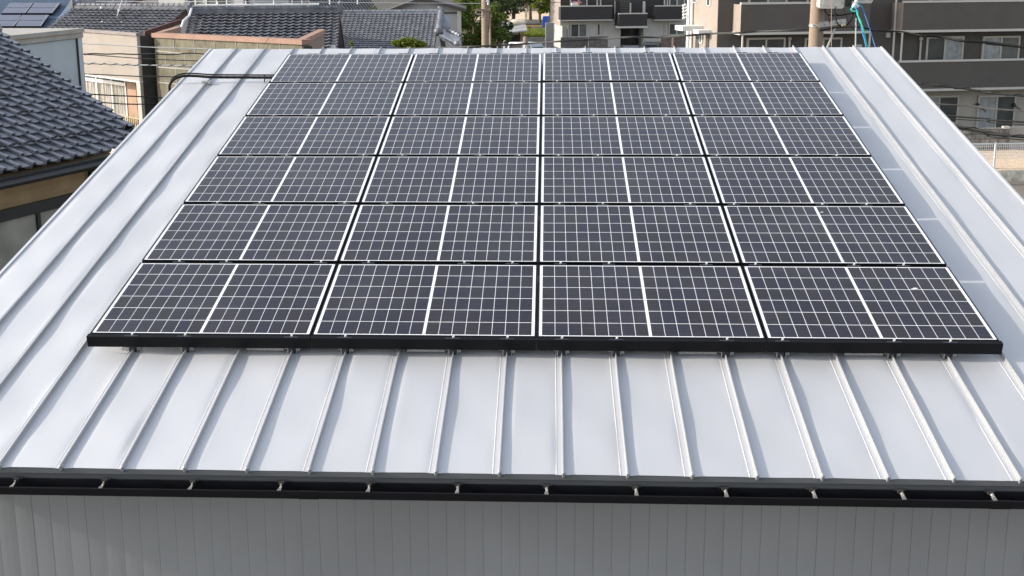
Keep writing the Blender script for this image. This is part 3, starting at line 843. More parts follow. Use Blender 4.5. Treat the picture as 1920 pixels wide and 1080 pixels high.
# A: roof behind the cream shop front
hA = far_house('weathered grey tiled roof with television antenna above the cream clad building', (138, 14.5), (352, 16), 6.68, .47, 15, .285, PROF_WAVE, M['tile_far'], ext=(0, 0))
# strip of another roof behind A
hA2 = far_house('narrow strip of dark tiled roof at the top edge behind the antenna roof', (138, -30), (305, -26), 7.35, .47, 14, .30, PROF_FLAT, M['tile_far'])
# C: lighter roof with dotted ridge
hC = far_house('light grey tiled roof with dotted ridge beside the green pine', (632, 25), (823, 24), 5.65, .44, 24, .270, PROF_WAVE, M['tile_light'])
# E: roofs between F and the gable house
hE = far_house('dark tiled roof at the top edge, left of the grey gable house', (575, -2), (692, -4), 5.6, .45, 14, .30, PROF_FLAT, M['tile_far'])
hF2 = far_house('small dark hipped roof at the top edge behind the white ridge pipe', (512, -4), (578, -4), 5.3, .45, 16, .30, PROF_WAVE, M['tile_far'])

# C's right hip and small lower roof
tC, CA, Ca, Cb, Cup, Cn, CL, Crf = hC
m = MB(); p = CA + Ca * (CL + .12) + Z3 * .15
m.tube([p, p - Cup * 2.9 + Cn * .02], .17, 10)
for q in range(14): m.tube([p - Cup * (q * .21), p - Cup * (q * .21 + .04)], .20, 10)
m.build('hip_ridge', M['tile_light'], Crf, smooth=40)
m = MB(); m.sphere(p - Cup * 2.95 + Z3 * .05, .26); m.build('hip_end', M['tile_far'], Crf, smooth=60)
m = MB()
qs = [at(838, 57, 70), at(862, 68, 69), at(858, 90, 66), at(824, 68, 67)]
m.add(qs + [p - Z3 * .1 for p in qs], [(0, 1, 2, 3), (7, 6, 5, 4), (0, 4, 5, 1), (1, 5, 6, 2), (2, 6, 7, 3), (3, 7, 4, 0)])
m.tube([qs[0] + Z3 * .06, qs[1] + Z3 * .06], .10, 8); m.tube([qs[3] + Z3 * .05, at(855, 82, 66.5) + Z3 * .03], .10, 8); m.sphere(at(856, 82, 66.4), .2)
for q in range(4): m.tube([qs[0] + (qs[1] - qs[0]) * (q / 4 + .1) + Z3 * .08, qs[0] + (qs[1] - qs[0]) * (q / 4 + .13) + Z3 * .08], .14, 8)
m.build('side_roof', M['tile_light'], tC)
m = MB(); qs = [CA + Ca * (CL + .2), CA + Ca * (CL + .75) - Z3 * .3, CA + Ca * (CL + .8) - Cup * 1.6 - Z3 * .2, CA + Ca * (CL + .2) - Cup * 1.8]
m.add(qs + [p - Z3 * .1 for p in qs], [(0, 1, 2, 3), (7, 6, 5, 4), (0, 4, 5, 1), (1, 5, 6, 2), (2, 6, 7, 3), (3, 7, 4, 0)])
m.build('hip_slope', M['tile_light'], tC)

# pipe along B's ridge and down its left verge
tB, BA, Ba, Bb, Bup, Bn, BL, Brf = hB
pipe = thing('conduit_pipe', BA, 'white pipe running along the old tiled ridge and down its left edge', 'pipe')
m = MB(); h = BA + Z3 * .27
m.tube([h + Ba * BL * .86, h + Ba * .3, h + Ba * .05 - Z3 * .03, BA + Ba * .02 - Bup * .5 + Bn * .14, BA - Ba * .15 - Bup * .9 + Bn * .12, BA - Ba * .22 - Bup * 3.3 + Bn * .12], .045, 8)
m.build('pipe_run', M['white'], pipe, smooth=60)
m = MB()
for q in range(6): m.tube([h + Ba * (1.0 + q * 1.05), h + Ba * (1.0 + q * 1.05) + Z3 * .16], .03, 6)
m.build('pipe_support', M['white'], pipe)

def antenna(label, foot, top, spread, dirv, els=5):
    t = thing('television_antenna', foot, label, 'antenna', None)
    m = MB(); m.tube([foot, top], .018, 6); m.build('mast', M['galv'], t)
    m = MB()
    for sx in (-1, 1): m.tube([top - Z3 * .15, foot + dirv * (sx * spread) + Z3 * .35], .016, 6)
    m.tube([foot + dirv * (-spread * .6) + Z3 * 1.0, foot + dirv * (spread * .6) + Z3 * 1.0], .01, 6)
    m.build('stay', M['galv'], t)
    return t
tA, AA, Aa, Ab, Aup, An, AL, Arf = hA
fo = AA + Aa * (AL * .50) - Aup * .9 + An * .1
an = antenna('thin tripod television antenna on the weathered roof above the cream building', fo, fo + Z3 * 1.5 - Ab * .9, .45, Aa)
m = MB(); m.tube([fo - Aup * 1.4 + An * .08, fo + Z3 * .5], .012, 6); m.build('cable', M['cable_grey'], an)
m = MB()
for (dx, dz) in ((-.55, .35), (.35, .25), (.45, -.25), (-.55, -.25)): m.sphere(fo + Aa * dx + Z3 * dz + Ab * .3, .055, 8, 5)
m.build('insulator', M['white'], an)
fo = BA + Ba * (BL * .68) + Z3 * .2
antenna('thin tripod antenna standing on the ridge with the white pipe', fo, fo + Z3 * 1.4, .55, Ba)

# ================================================================== LEFT MIDDLE BUILDINGS
# concrete block building with pink coping
kL, kR, kF = atz(288, 65, 6.3), atz(565, 78, 6.3), atz(607, 58, 6.3)
kang = math.atan2(kR.y - kL.y, kR.x - kL.x)
K = Facade(kL, kang)
kw = (kR - kL).length
blk = thing('concrete_block_building', (kL.x + 3, kL.y, 0), 'khaki concrete block building with a pink coping round its flat roof', 'building')
M['block_khaki'] = block_mat("khaki_block", (0.185, 0.168, 0.12), (0.165, 0.15, 0.108), (0.20, 0.185, 0.14), 0.92, 0.43, 0.012, origin=(0, .12), rot=kang)
kG = atz(331, 52.5, 6.3)
def xy(p, z): return Vector((p.x, p.y, z))
m = MB(); K.box(m, 0, kw, 0, 6.22, -.28, 0); m.build('wall', M['block_khaki'], blk)
bl_, br_ = kG - kL, kF - kR
m = MB(); m.prism([xy(kL + bl_ * .16 + K.d * .05, 0), xy(kR + br_ * .07 - K.d * .05, 0), xy(kR + br_ * .8 - K.d * .05, 0), xy(kL + bl_ * 1.1 + K.d * .05, 0)], (0, 0, 4.9)); m.build('roof_core', M['concrete'], blk)
m = MB(); K.box(m, -.06, kw + .06, 6.225, 6.36, -.34, .05)
for q0, bv, w0, w1 in ((kL, bl_, -.06, .26), (kR, br_, -.24, .06)):
    st = q0 + bv.normalized() * .42
    m.prism([xy(st + K.d * w0, 6.226), xy(st + K.d * w1, 6.226), xy(q0 + bv + K.d * w1, 6.226), xy(q0 + bv + K.d * w0, 6.226)], (0, 0, .133))
m.build('coping', M['coping'], blk)
for q0, bv, w0, w1 in ((kL, bl_, -.0, .22), (kR, br_, -.20, .0)):
    m = MB(); st = q0 + bv.normalized() * .36
    m.prism([xy(st + K.d * w0, 0), xy(st + K.d * w1, 0), xy(q0 + bv + K.d * w1, 0), xy(q0 + bv + K.d * w0, 0)], (0, 0, 6.22))
    m.build('side_wall', M['pink_wall'], blk)
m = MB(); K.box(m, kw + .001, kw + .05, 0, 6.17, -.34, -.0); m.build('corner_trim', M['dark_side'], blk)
for (x0, y0, x1, y1) in ((291, 95, 345, 100), (378, 100, 392, 101), (293, 125, 363, 130), (296, 154, 330, 157)):
    sa, za = K.sz(x0, y0, .01); sb, zb = K.sz(x1, y1, .01)
    m = MB(); m.box(K.pt(sa, za - .018, .001), K.pt(sb, zb, .001) - K.pt(sa, za, .001), K.n * .012, Z3 * .035); m.build('pale_joint', M['box_trim'], blk)
for (x, y0, y1) in ((325, 74, 96), (363, 74, 99), (401, 76, 92), (441, 78, 92), (482, 80, 92), (523, 80, 92), (329, 129, 155), (309, 100, 121), (346, 100, 123), (314, 158, 185), (425, 84, 92)):
    sa, za = K.sz(x, y0, .01); sb, zb = K.sz(x, y1, .01)
    m = MB(); m.box(K.pt(sa - .010, zb, .001), K.d * .020, K.n * .010, Z3 * (za - zb)); m.build('pale_joint', M['box_trim'], blk)
dp_ = at(622, 84, 37)
m = MB(); m.tube([dp_, Vector((dp_.x, dp_.y, 3))], .10, 10)
for q in range(8): m.tube([dp_ - Z3 * (.05 + q * .25), dp_ - Z3 * (.11 + q * .25)], .115, 10)
m.build('downpipe', M['alu'], blk)

# cream clad building
cL, cR = atz(148, 57.5, 6.3), atz(257, 65.5, 6.3)
cang = math.atan2(cR.y - cL.y, cR.x - cL.x)
F = Facade(cL, cang); cw_ = (cR - cL).length
crm = thing('cream_shop_building', (cL.x + 1, cL.y + 1, 0), 'cream building with ribbed cladding above a curtained window and orange pillar', 'building')
zb = F.sz(200, 143.5, 0)[1]
m = MB()
nr = 60
for q in range(nr):
    s_ = cw_ * q / nr
    F.box(m, s_, s_ + cw_ / nr * .62, zb, 6.28, -.08, .022)
    F.box(m, s_ + cw_ / nr * .62, s_ + cw_ / nr, zb, 6.28, -.08, .0)
m.build('cladding', M['cream'], crm)
m = MB(); F.box(m, -.05, cw_ + .05, 6.282, 6.37, -.12, .07); m.build('coping', M['maroon_grey'], crm)
m = MB(); F.box(m, 0, cw_, zb - .045, zb - .001, -.30, .04); m.build('cladding_edge', M['white'], crm)
m = MB(); F.box(m, cw_ - .25, cw_, 0, zb - .05, -.08, .022)
m.build('corner_pillar', M['cream'], crm)
m = MB(); F.box(m, cw_ - .02, cw_ + .015, 0, 6.27, -2.6, -.085); m.build('side_wall', M['dark_side'], crm)  # this side lies in shade, and its darkness is put into the colour
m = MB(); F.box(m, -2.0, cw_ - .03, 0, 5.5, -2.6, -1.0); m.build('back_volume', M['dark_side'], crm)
of = -.55
pa = F.sz(236.5, 160, of)[0]; pb = F.sz(254, 160, of)[0]
m = MB(); F.box(m, pa, pb, 0, zb - .05, of - .3, of); m.build('orange_pillar', M['orange_wall'], crm)
za_, zb_ = F.sz(200, 154, of)[1], F.sz(200, 210, of)[1]
m = MB()
F.box(m, -1.2, pa, za_ - .03, za_ + .07, of - .05, of + .04)
F.box(m, -1.2, pa, zb_ - .06, zb_, of - .05, of + .04)
for x in (182, 210): s_ = F.sz(x, 165, of)[0]; F.box(m, s_ - .035, s_ + .035, zb_, zb - .06, of - .04, of + .03)
F.box(m, pa - .07, pa - .001, zb_, zb - .06, of - .04, of + .03)
wfr = m.build('window', M['alu'], crm)
m = MB(); F.box(m, -1.2, pa - .072, za_ + .071, zb - .06, of - .03, of - .01); m.build('transom_pane', M['glass'], wfr)
# gathered curtains
m = MB(); k0 = 0; ns = 120
for q in range(ns):
    sa = -1.2 + (pa - .08 + 1.2) * q / ns; sb = -1.2 + (pa - .08 + 1.2) * (q + 1) / ns
    oa, ob = of - .05 + .028 * math.sin(q * 1.05) + .012 * math.sin(q * .37), of - .05 + .028 * math.sin((q + 1) * 1.05) + .012 * math.sin((q + 1) * .37)
    m.quad(F.pt(sa, zb_ + .001, oa), F.pt(sb, zb_ + .001, ob), F.pt(sb, za_ - .031, ob), F.pt(sa, za_ - .031, oa))
m.build('curtain', M['curtain'], wfr)
m = MB(); F.box(m, -1.2, pa - .001, 0, zb_ - .061, of - .2, of); m.build('lower_wall', M['cream'], crm)
m = MB(); zr = F.sz(245, 219, .0)[1]
F.box(m, -1.0, cw_ - .26, zr - .03, zr, -.05, 0); F.box(m, -1.0, cw_ - .26, zr - .75, zr - .72, -.05, 0)
for q in range(26):
    s_ = cw_ - .3 - q * .13
    F.box(m, s_, s_ + .022, zr - .72, zr - .03, -.04, -.015)
m.build('balcony_railing', M['brass_rail'], crm)
m = MB(); m.box(F.pt(cw_ - .24, 6.26, -.32), F.d * .12, atz(336, 44, 6.62) - F.pt(cw_ - .24, 6.26, -.32), Z3 * .14)
m.build('barge_board', M['maroon'], crm)

# blue grey box in front of it
gA, gB = atz(150, 57, 6.8), atz(25, 70, 6.8)
gang = math.atan2(gA.y - gB.y, gA.x - gB.x)
GF = Facade(gB, gang); gl = (gA - gB).length
gry = thing('blue_grey_building', (gB.x - 2, gB.y + 2, 0), 'flat roofed building with a pale blue-grey rust streaked side wall', 'building')
m = MB(); GF.box(m, -4, gl - .24, 0, 6.62, -5, 0); m.build('wall', M['blue_grey'], gry)
m = MB(); GF.box(m, gl - .24, gl, 0, 6.63, -5, .03); m.build('corner_panel', M['grey_trim'], gry)
m = MB(); GF.box(m, gl - .265, gl - .238, 0, 6.63, -.02, .045); m.build('corner_joint', M['dark_side'], gry)
m = MB(); GF.box(m, -6, gl + .02, 6.635, 6.74, -5, .06); GF.box(m, -6, gl + .02, 6.76, 6.86, -5, .10); m.build('roof_edge', M['box_trim'], gry)
m = MB(); GF.box(m, -6, gl + .01, 6.741, 6.759, -4.9, .05); m.build('roof_edge_strip', M['wood'], gry)  # timber-coloured strip between the two roof edge boards

# blue sheet roof with panels, far left
sB = thing('blue_roof_building', at(20, 40, 62).xy.to_3d(), 'building with dark blue sheet metal roof carrying solar panels, upper left corner', 'building')
P0 = at(-120, 62, 60); P1 = at(88, 62, 60); P2 = at(140, -6, 66.5); P3 = at(-60, -6, 66.5)
nS = (P1 - P0).cross(P3 - P0).normalized()
if nS.z < 0: nS = -nS
aS = (P1 - P0).normalized(); bS = (P2 - P1)
m = MB(); m.add([P0, P1, P2, P3, P0 - Z3 * .25, P1 - Z3 * .25, P2 - Z3 * .25, P3 - Z3 * .25], [(0, 1, 2, 3), (7, 6, 5, 4), (0, 4, 5, 1), (1, 5, 6, 2), (2, 6, 7, 3), (3, 7, 4, 0)])
for q in range(34):
    t_ = q / 34
    o = P0 + (P3 - P0) * t_; o2 = P1 + (P2 - P1) * t_
    m.box(o + nS * .001, o2 - o, (P3 - P0) * .008, nS * .05)
bro = m.build('roof', M['blue_roof'], sB)
m = MB()
for a_, b_ in ((P1, P2),):
    m.box(a_ + aS * .01 + nS * .08, b_ - a_, aS * .35, -Z3 * .9)
m.build('verge_board', M['blue_roof'], bro)
c0 = [P0, P1, P2, P3]
m = MB()
lo = [Vector((p.x, p.y, 0)) for p in c0]
m.add([p - Z3 * .26 for p in c0] + lo, [(0, 1, 5, 4), (1, 2, 6, 5), (2, 3, 7, 6), (3, 0, 4, 7)]); m.build('wall', M['gable_wall'], sB)
def on_roof(x, y, h=.22):
    r = ray(x, y); return CAM + r * ((P0 + nS * h - CAM).dot(nS) / r.dot(nS))
rowsS = [('lower row', 27.5, 48.5, [(-60, -8), (-5, 40), (42, 92)], [(-80, -26), (-24, 25.5), (28.5, 76)]),
         ('upper row', 4.5, 24, [(-45, 14), (17.5, 62), (64, 114)], [(-58, -.5), (2, 47), (49.5, 97)])]
for rn, yt, yb, tops, bots in rowsS:
    for q in range(3):
        a_, b_, c_, d_ = on_roof(bots[q][0], yb), on_roof(bots[q][1], yb), on_roof(tops[q][1], yt), on_roof(tops[q][0], yt)
        if q == 0: continue
        t = thing('solar_panel', a_, 'distant violet-grey solar panel on the blue roof, %s, %s' % (rn, ['', 'left one', 'right one'][q]), 'solar panel', 'solar panels on the far blue roof')
        m = MB(); m.add([a_, b_, c_, d_, a_ - nS * .1, b_ - nS * .1, c_ - nS * .1, d_ - nS * .1], [(7, 6, 5, 4), (0, 4, 5, 1), (1, 5, 6, 2), (2, 6, 7, 3), (3, 7, 4, 0)]); m.build('frame', M['frame'], t)
        m = MB(); m.add([p_ + nS * .002 for p_ in (a_, b_, c_, d_)], [(0, 1, 2, 3)]); m.build('glass', M['far_panel'], t)
        e, g_ = (a_ + d_) / 2, (b_ + c_) / 2
        m = MB(); m.box(e + nS * .003, g_ - e, (d_ - a_) * .02, nS * .006); m.build('mid_rail', M['clamp'], t)
        m = MB(); m.box(a_ + (b_ - a_) * .985 + nS * .003, (b_ - a_) * .012, d_ - a_, nS * .008); m.build('edge_rail', M['trim'], t)

# building behind with windows, and a pale tiled roof
FB = Facade(at(385, 20, 64), R(-14))
bb = thing('grey_rendered_house', at(430, 20, 66).xy.to_3d(), 'grey rendered house with aluminium windows behind the white ridge pipe', 'house')
m = MB(); FB.rect(m, 385, -60, 477, 40, -4, 0, z0=0, z1=8.5); m.build('wall', M['gable_wall'], bb)
window(bb, FB, 386, -12, 426, 18.5, .06, M['alu'], (M['glass_grey'], M['glass']))
window(bb, FB, 353, -6, 367, 11, .06, M['alu'], (M['glass'], M['glass']), mid=False)
m = MB(); FB.rect(m, 296, -60, 384, 40, -4.2, -.2, z0=0, z1=8.4); m.build('side_wing', M['greige_wall'], bb)
m = MB(); FB.rect(m, 456, -30, 463, 30, 0, .12); FB.rect(m, 346, -30, 352, 20, -.19, .03); m.build('dark_post', M['dark_side'], bb)
wr = thing('pale_tiled_roof', at(495, 10, 72).xy.to_3d(), 'pale beige ribbed roof slope at the top edge right of the grey rendered house', 'roof')
a0, a1, a2, a3 = at(470, 40, 66), at(522, 40, 66), at(512, -20, 72), at(470, -20, 72)
m = MB()
for q in range(14):
    for r_ in range(16):
        u0_, u1_ = q / 14, (q + .72) / 14; v0_, v1_ = r_ / 16, (r_ + .8) / 16
        f = lambda u, v: (a0 * (1 - u) + a1 * u) * (1 - v) + (a3 * (1 - u) + a2 * u) * v
        nn_ = Vector((0, -.4, .9))
        m.add([f(u0_, v0_) + nn_ * .06, f(u1_, v0_) + nn_ * .06, f(u1_, v1_) + nn_ * .03, f(u0_, v1_) + nn_ * .03, f(u0_, v0_), f(u1_, v0_), f(u1_, v1_), f(u0_, v1_)], [(0, 1, 2, 3), (0, 4, 5, 1), (1, 5, 6, 2), (3, 7, 4, 0)])
m.build('roof_tiles', M['corr_white'], wr)
m = MB(); m.add([a0, a1, a2, a3] + [Vector((p.x, p.y, 0)) for p in (a0, a1, a2, a3)], [(0, 1, 2, 3), (0, 4, 5, 1), (1, 5, 6, 2), (2, 6, 7, 3), (3, 7, 4, 0)]); m.build('roof_base', M['concrete'], wr)

# gable house D
FD = Facade(at(790, 40, 84), R(4))
gd = thing('gable_house', at(790, 40, 87).xy.to_3d(), 'pale grey house with a broad brown gable behind the light tiled roof', 'house')
def fpt(x, y, off): s_, z_ = FD.sz(x, y, off); return FD.pt(s_, z_, off)
gb = [fpt(712, 25, 0), fpt(790, -3, 0), fpt(864, 17, 0)]
ring = gb + [Vector((gb[2].x, gb[2].y, 0)), Vector((gb[0].x, gb[0].y, 0))]
m = MB(); m.prism(ring, -FD.n * 7); m.build('wall', M['gable_wall'], gd)
m = MB()
for p_, q_ in ((fpt(702, 27.5, .5), fpt(790, -6, .5)), (fpt(790, -6, .5), fpt(874, 16, .5))):
    m.add([p_, q_, q_ - FD.n * 8, p_ - FD.n * 8] + [v_ - Z3 * .22 for v_ in (p_, q_, q_ - FD.n * 8, p_ - FD.n * 8)], [(0, 1, 2, 3), (7, 6, 5, 4), (0, 4, 5, 1), (1, 5, 6, 2), (2, 6, 7, 3), (3, 7, 4, 0)])
m.build('roof', M['roof_brown'], gd)
m = MB(); FD.rect(m, 712, 22.5, 862, 25.5, .0, .06); m.build('belt_board', M['roof_brown'], gd)
m = MB(); FD.rect(m, 857, 20, 864, 70, .001, .35); m.build('corner_post', M['trim'], gd)
m = MB()
for x in (740, 771, 802, 833): FD.rect(m, x, 0, x + 1, 90, 0.001, .012, z1=FD.sz(x, 24, 0)[1])
m.build('wall_joint', M['trim'], gd)

# ================================================================== APARTMENT ON THE RIGHT
AG = R(11)
A_ = Facade(at(1693, 113.9, 54), AG)
ap = thing('dark_apartment_building', A_.pt(4, 0, -3), 'three storey dark brown apartment block with wide balconies, pale trims and champagne windows', 'apartment building')
wo = -1.05
s_l = A_.sz(1345, 60, wo)[0]; s_r = 16.0
ST = A_.sz(1700, 59.3, 0)[1] - A_.sz(1700, 170, 0)[1]
zB1 = A_.sz(1725, 170, 0)[1]; zT1 = A_.sz(1693, 113.9, 0)[1]
PH = zT1 - zB1
TOP = zB1 + 2 * ST + PH + 1.4
DEP = 4.0
m = MB(); A_.box(m, s_l, s_r, zB1 - .1, TOP, wo - DEP, wo); m.build('upper_wall', M['brown_wall'], ap)
m = MB(); A_.box(m, A_.sz(1640, 200, wo)[0], s_r, 0, zB1 - .101, wo - DEP, wo - .004); m.build('ground_wall', M['beige_wall'], ap)
m = MB(); A_.box(m, s_l, A_.sz(1640, 200, wo)[0], 0, zB1 - .101, wo - DEP, wo - .004); m.build('ground_wall', M['brown_wall'], ap)
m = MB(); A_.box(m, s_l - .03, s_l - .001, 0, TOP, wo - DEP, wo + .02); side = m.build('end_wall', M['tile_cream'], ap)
m = MB(); A_.box(m, s_l - .3, s_r + .3, TOP + .001, TOP + .25, wo - DEP - .3, wo + .6); m.build('roof', M['roof_brown'], ap)
stacks = [(A_.sz(1389, 30, 0)[0], A_.sz(1631, 30, 0)[0]), (A_.sz(1692.5, 30, 0)[0], s_r - 1)]
for k in range(3):
    zb_k, zt_k = zB1 + ST * k, zT1 + ST * k
    for i, (sa, sb) in enumerate(stacks):
        m = MB()
        A_.box(m, sa, sb, zb_k + .09, zt_k - .07, -.10, 0)
        A_.box(m, sa + .0, sa + .10, zb_k + .09, zt_k - .07, wo + .001, -.101)
        A_.box(m, sb - .10, sb, zb_k + .09, zt_k - .07, wo + .001, -.101)
        bal = m.build('balcony', M['brown_wall'], ap)
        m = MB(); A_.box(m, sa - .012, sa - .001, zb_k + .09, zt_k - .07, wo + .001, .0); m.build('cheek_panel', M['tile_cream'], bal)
        m = MB(); A_.box(m, sa - .02, sb + .02, zt_k - .069, zt_k + .02, -.14, .03); m.build('rail', M['trim'], bal)
        m = MB(); A_.box(m, sa - .04, sb + .04, zb_k - .02, zb_k + .088, wo + .002, .03); m.build('floor_edge', M['trim'], bal)
for (x, y0, y1, z0, z1) in ((1689.8, 62, 113, zB1 + PH, zB1 + ST - .03), (1632.5, 0, 62, zT1 + ST, zB1 + 2 * ST), (1391, 63, 120, zT1, zB1 + ST - .03), (1629, 63, 120, zT1, zB1 + ST - .03)):
    s_ = A_.sz(x, (y0 + y1) / 2, -.05)[0]
    m = MB(); m.tube([A_.pt(s_, z0, -.05), A_.pt(s_, z1, -.05)], .045, 8); m.build('drainpipe', M['trim'], ap)
m = MB(); m.tube([A_.pt(stacks[1][0] - .06, 0, -.6), A_.pt(stacks[1][0] - .06, TOP, -.6)], .05, 8); m.build('drainpipe', M['trim'], ap)
for x in (1480, 1726):
    s_ = A_.sz(x, 80, wo + .1)[0]; zz = A_.sz(x, 74, wo + .1)[1]
    m = MB(); m.tube([A_.pt(s_, zT1 - .4, wo + .1), A_.pt(s_, zz, wo + .1)], .05, 8); m.sphere(A_.pt(s_, zz + .05, wo + .1), .10); m.build('vent_pipe', M['trim'], ap)
G1, G2, GG, GP = M['glass'], M['glass_grey'], M['pane_curtain'], M['pane_grey']
for (x0, y0, x1, y1, p) in ((1399, 70, 1471, 125, (G1, G1)), (1507, 70, 1577, 125, (G1, G1)), (1735, 67.5, 1805, 126, (G1, GG)), (1840, 67, 1910, 126, (GG, GP)), (1960, 67, 2030, 126, (G1, GG))):
    for k in (0, 1):
        wn = window(ap, A_, x0, y0, x1, y1, wo + .055, M['sash'], p if k == 0 else (G1, G2), .085)
        if k: wn.location.z += ST
for (x0, y0, x1, y1, p) in ((1722, 179, 1796, 232, (GG, G1)), (1831, 178, 1902, 246, (GG, G1)), (1975, 178, 2046, 246, (G1, G2))):
    window(ap, A_, x0, y0, x1, y1, wo + .05, M['sash'], p, .085)
m = MB(); A_.rect(m, 1662, 61, 1669, 70, wo, wo + .12); m.build('vent_cover', M['trim'], ap)
m = MB(); A_.rect(m, 1605, 83, 1616, 92, wo, wo + .3); m.build('vent_box', M['trim'], ap)
m = MB()
for (x, y) in ((1832, 196), (1900, 196)):
    s_, z_ = A_.sz(x, y, wo + .1); m.sphere(A_.pt(s_, z_, wo + .12), .10, 8, 5); m.tube([A_.pt(s_, z_, wo + .12), A_.pt(s_ + .35, z_ - .3, wo + .3)], .03, 6)
m.build('bracket_arm', M['dark_steel'], ap)
# sunlit end wall: canopies, doors, windows, downpipes
SD = Facade(A_.pt(s_l - .03, 0, wo + .02), AG - math.pi / 2)      # runs away from the viewer, offset counts outwards
SD.d = -A_.n; SD.n = -A_.d
def side_rect(mb, x0, y0, x1, y1, o0, o1):
    sa, sb = sorted((SD.sz(x0, (y0 + y1) / 2, 0)[0], SD.sz(x1, (y0 + y1) / 2, 0)[0]))
    z1, z0 = SD.sz((x0 + x1) / 2, y0, 0)[1], SD.sz((x0 + x1) / 2, y1, 0)[1]
    return SD.box(mb, sa, sb, z0, z1, o0, o1)
m = MB(); side_rect(m, 1303, 47, 1318, 56, .001, 1.0); m.build('canopy', M['white'], side)
m = MB(); side_rect(m, 1322, 55, 1333, 62, .001, .6); m.build('canopy', M['white'], side)
m = MB(); side_rect(m, 1304, 58, 1310, 120, .001, .03); m.build('door', M['glass'], side)
m = MB(); side_rect(m, 1323, 65, 1329, 120, .001, .03); m.build('door', M['glass'], side)
for (x0, y0, x1, y1) in ((1313, 66, 1316, 79), (1327, -8, 1332, 9), (1298, -8, 1306, 3)):
    m = MB(); side_rect(m, x0 - 1, y0 - 1, x1 + 1, y1 + 1.5, .001, .05); wf_ = m.build('window', M['white'], side)
    m = MB(); side_rect(m, x0, y0, x1, y1, .051, .055); m.build('pane', M['glass'], wf_)
m = MB(); m.tube([SD.pt(DEP + .02, 0, .08), SD.pt(DEP + .02, TOP, .08)], .09, 8); m.tube([SD.pt(DEP - .45, 0, .07), SD.pt(DEP - .45, 3.4, .07), SD.pt(DEP - .45, TOP, .07)], .07, 8); m.build('downpipe', M['white'], side)
an2 = thing('wall_antenna', at(1287, 22, 58), 'white ladder shaped antenna fixed beside the sunlit end of the dark apartments', 'antenna')
m = MB()
for y in (9, 15, 21, 27, 33):
    m.tube([at(1279, y + 1, 57.5), at(1286, y - 1, 57.5)], .055, 6)
m.tube([at(1281, 8, 57.5), at(1281, 34, 57.5)], .03, 6)
m.build('element', M['white'], an2)
m = MB()
for y in (14, 19, 26): m.tube([at(1286, y - 1, 57.5), at(1301, y + 1, 57.0)], .035, 6)
m.box(at(1287, 33, 57.2), (.34, 0, 0), (0, .2, 0), (0, 0, .14)); m.box(at(1295, 38, 57), (.14, 0, 0), (0, .12, 0), (0, 0, .12))
m.build('arm', M['alu'], an2)

# ================================================================== APARTMENT FARTHER AWAY
B_ = Facade(at(1150, 60, 125), R(10))
bp = thing('far_apartment_building', B_.pt(0, 0, -4), 'more distant apartment block, black balconies above greige walls and a slatted stairwell', 'apartment building')
bo = -1.2
zF = B_.sz(1100, 37, 0)[1]
sl, sr = B_.sz(1050.5, 60, bo)[0], B_.sz(1300, 60, bo)[0]
m = MB(); B_.box(m, sl, sr, zF, 9.6, bo - 6, bo); m.build('upper_wall', M['black_wall'], bp)
m = MB(); B_.box(m, sl, B_.sz(1163, 60, bo)[0], 0, zF - .001, bo - 6, bo - .003); B_.box(m, B_.sz(1206, 60, bo)[0], sr, 0, zF - .001, bo - 6, bo - .003); m.build('ground_wall', M['greige_wall'], bp)
m = MB(); B_.box(m, B_.sz(1163, 60, bo)[0], B_.sz(1206, 60, bo)[0], 0, zF - .001, bo - 6, bo - 2.2); m.build('stairwell_wall', M['black_wall'], bp)
m = MB(); B_.box(m, sl - .2, sr + .2, 9.601, 9.9, bo - 6.2, bo + .5); m.build('roof', M['roof_brown'], bp)
m = MB(); B_.box(m, sl - .03, sl - .001, zF - .6, 9.6, bo - 6, bo + .02); m.build('end_wall', M['tile_cream'], bp)
m = MB(); B_.box(m, sl - .05, sl - .001, 0, zF - .601, bo - 6, bo + 1.2); m.build('end_wall', M['end_white'], bp)
for (x0, y0, x1, y1, oo) in ((1050.6, 12, 1147, 36.5, 0), (1228, 11.5, 1286, 36, 0), (1160, 26, 1213, 48.5, .6)):
    m = MB(); B_.rect(m, x0, y0, x1, y1, oo - .12, oo)
    sa, sb = B_.sz(x0, 20, oo)[0], B_.sz(x1, 20, oo)[0]
    z1 = B_.sz((x0 + x1) / 2, y0, oo)[1]; z0 = B_.sz((x0 + x1) / 2, y1, oo)[1]
    B_.box(m, sa, sa + .1, z0, z1, bo + .001, oo - .121); B_.box(m, sb - .1, sb, z0, z1, bo + .001, oo - .121)
    bal = m.build('balcony', M['black_wall'], bp)
    m = MB(); B_.box(m, sa - .03, sb + .03, z1 + .001, z1 + .12, oo - .16, oo + .03); m.build('rail', M['trim'], bal)
    m = MB(); B_.box(m, sa - .1, sb + .1, z0 - (.10 if oo == 0 else .2), z0 - .001, bo + .002, oo + .04); m.build('floor_edge', M['trim'], bal)
for (x0, y0, x1, y1, p, md) in ((1068.5, 43, 1101, 70, (G1, G2), True), (1118, 43, 1126, 67, (G1, G1), False), (1245, 42.5, 1250, 65, (G1, G1), False), (1253, 42.5, 1284, 66, (G1, G2), True), (1068, -12, 1101, 12, (G1, G1), True), (1118, -12, 1127, 12, (G1, G1), False), (1244.5, -12, 1252, 12, (G1, G1), False), (1254, -12, 1284, 12, (G1, G2), True)):
    window(bp, B_, x0, y0, x1, y1, bo + .06, M['trim'], p, .13, mid=md)
m = MB()
for k in range(9): B_.rect(m, 1163.5, 53 + k * 3.6, 1181, 53 + k * 3.6 + 2.2, bo - 2.0, bo - 1.9)
for k in range(7): B_.rect(m, 1162, 1 + k * 3.4, 1182, 1 + k * 3.4 + 2, bo + .001, bo + .08)
m.build('slat_screen', M['brown_wall'], bp)
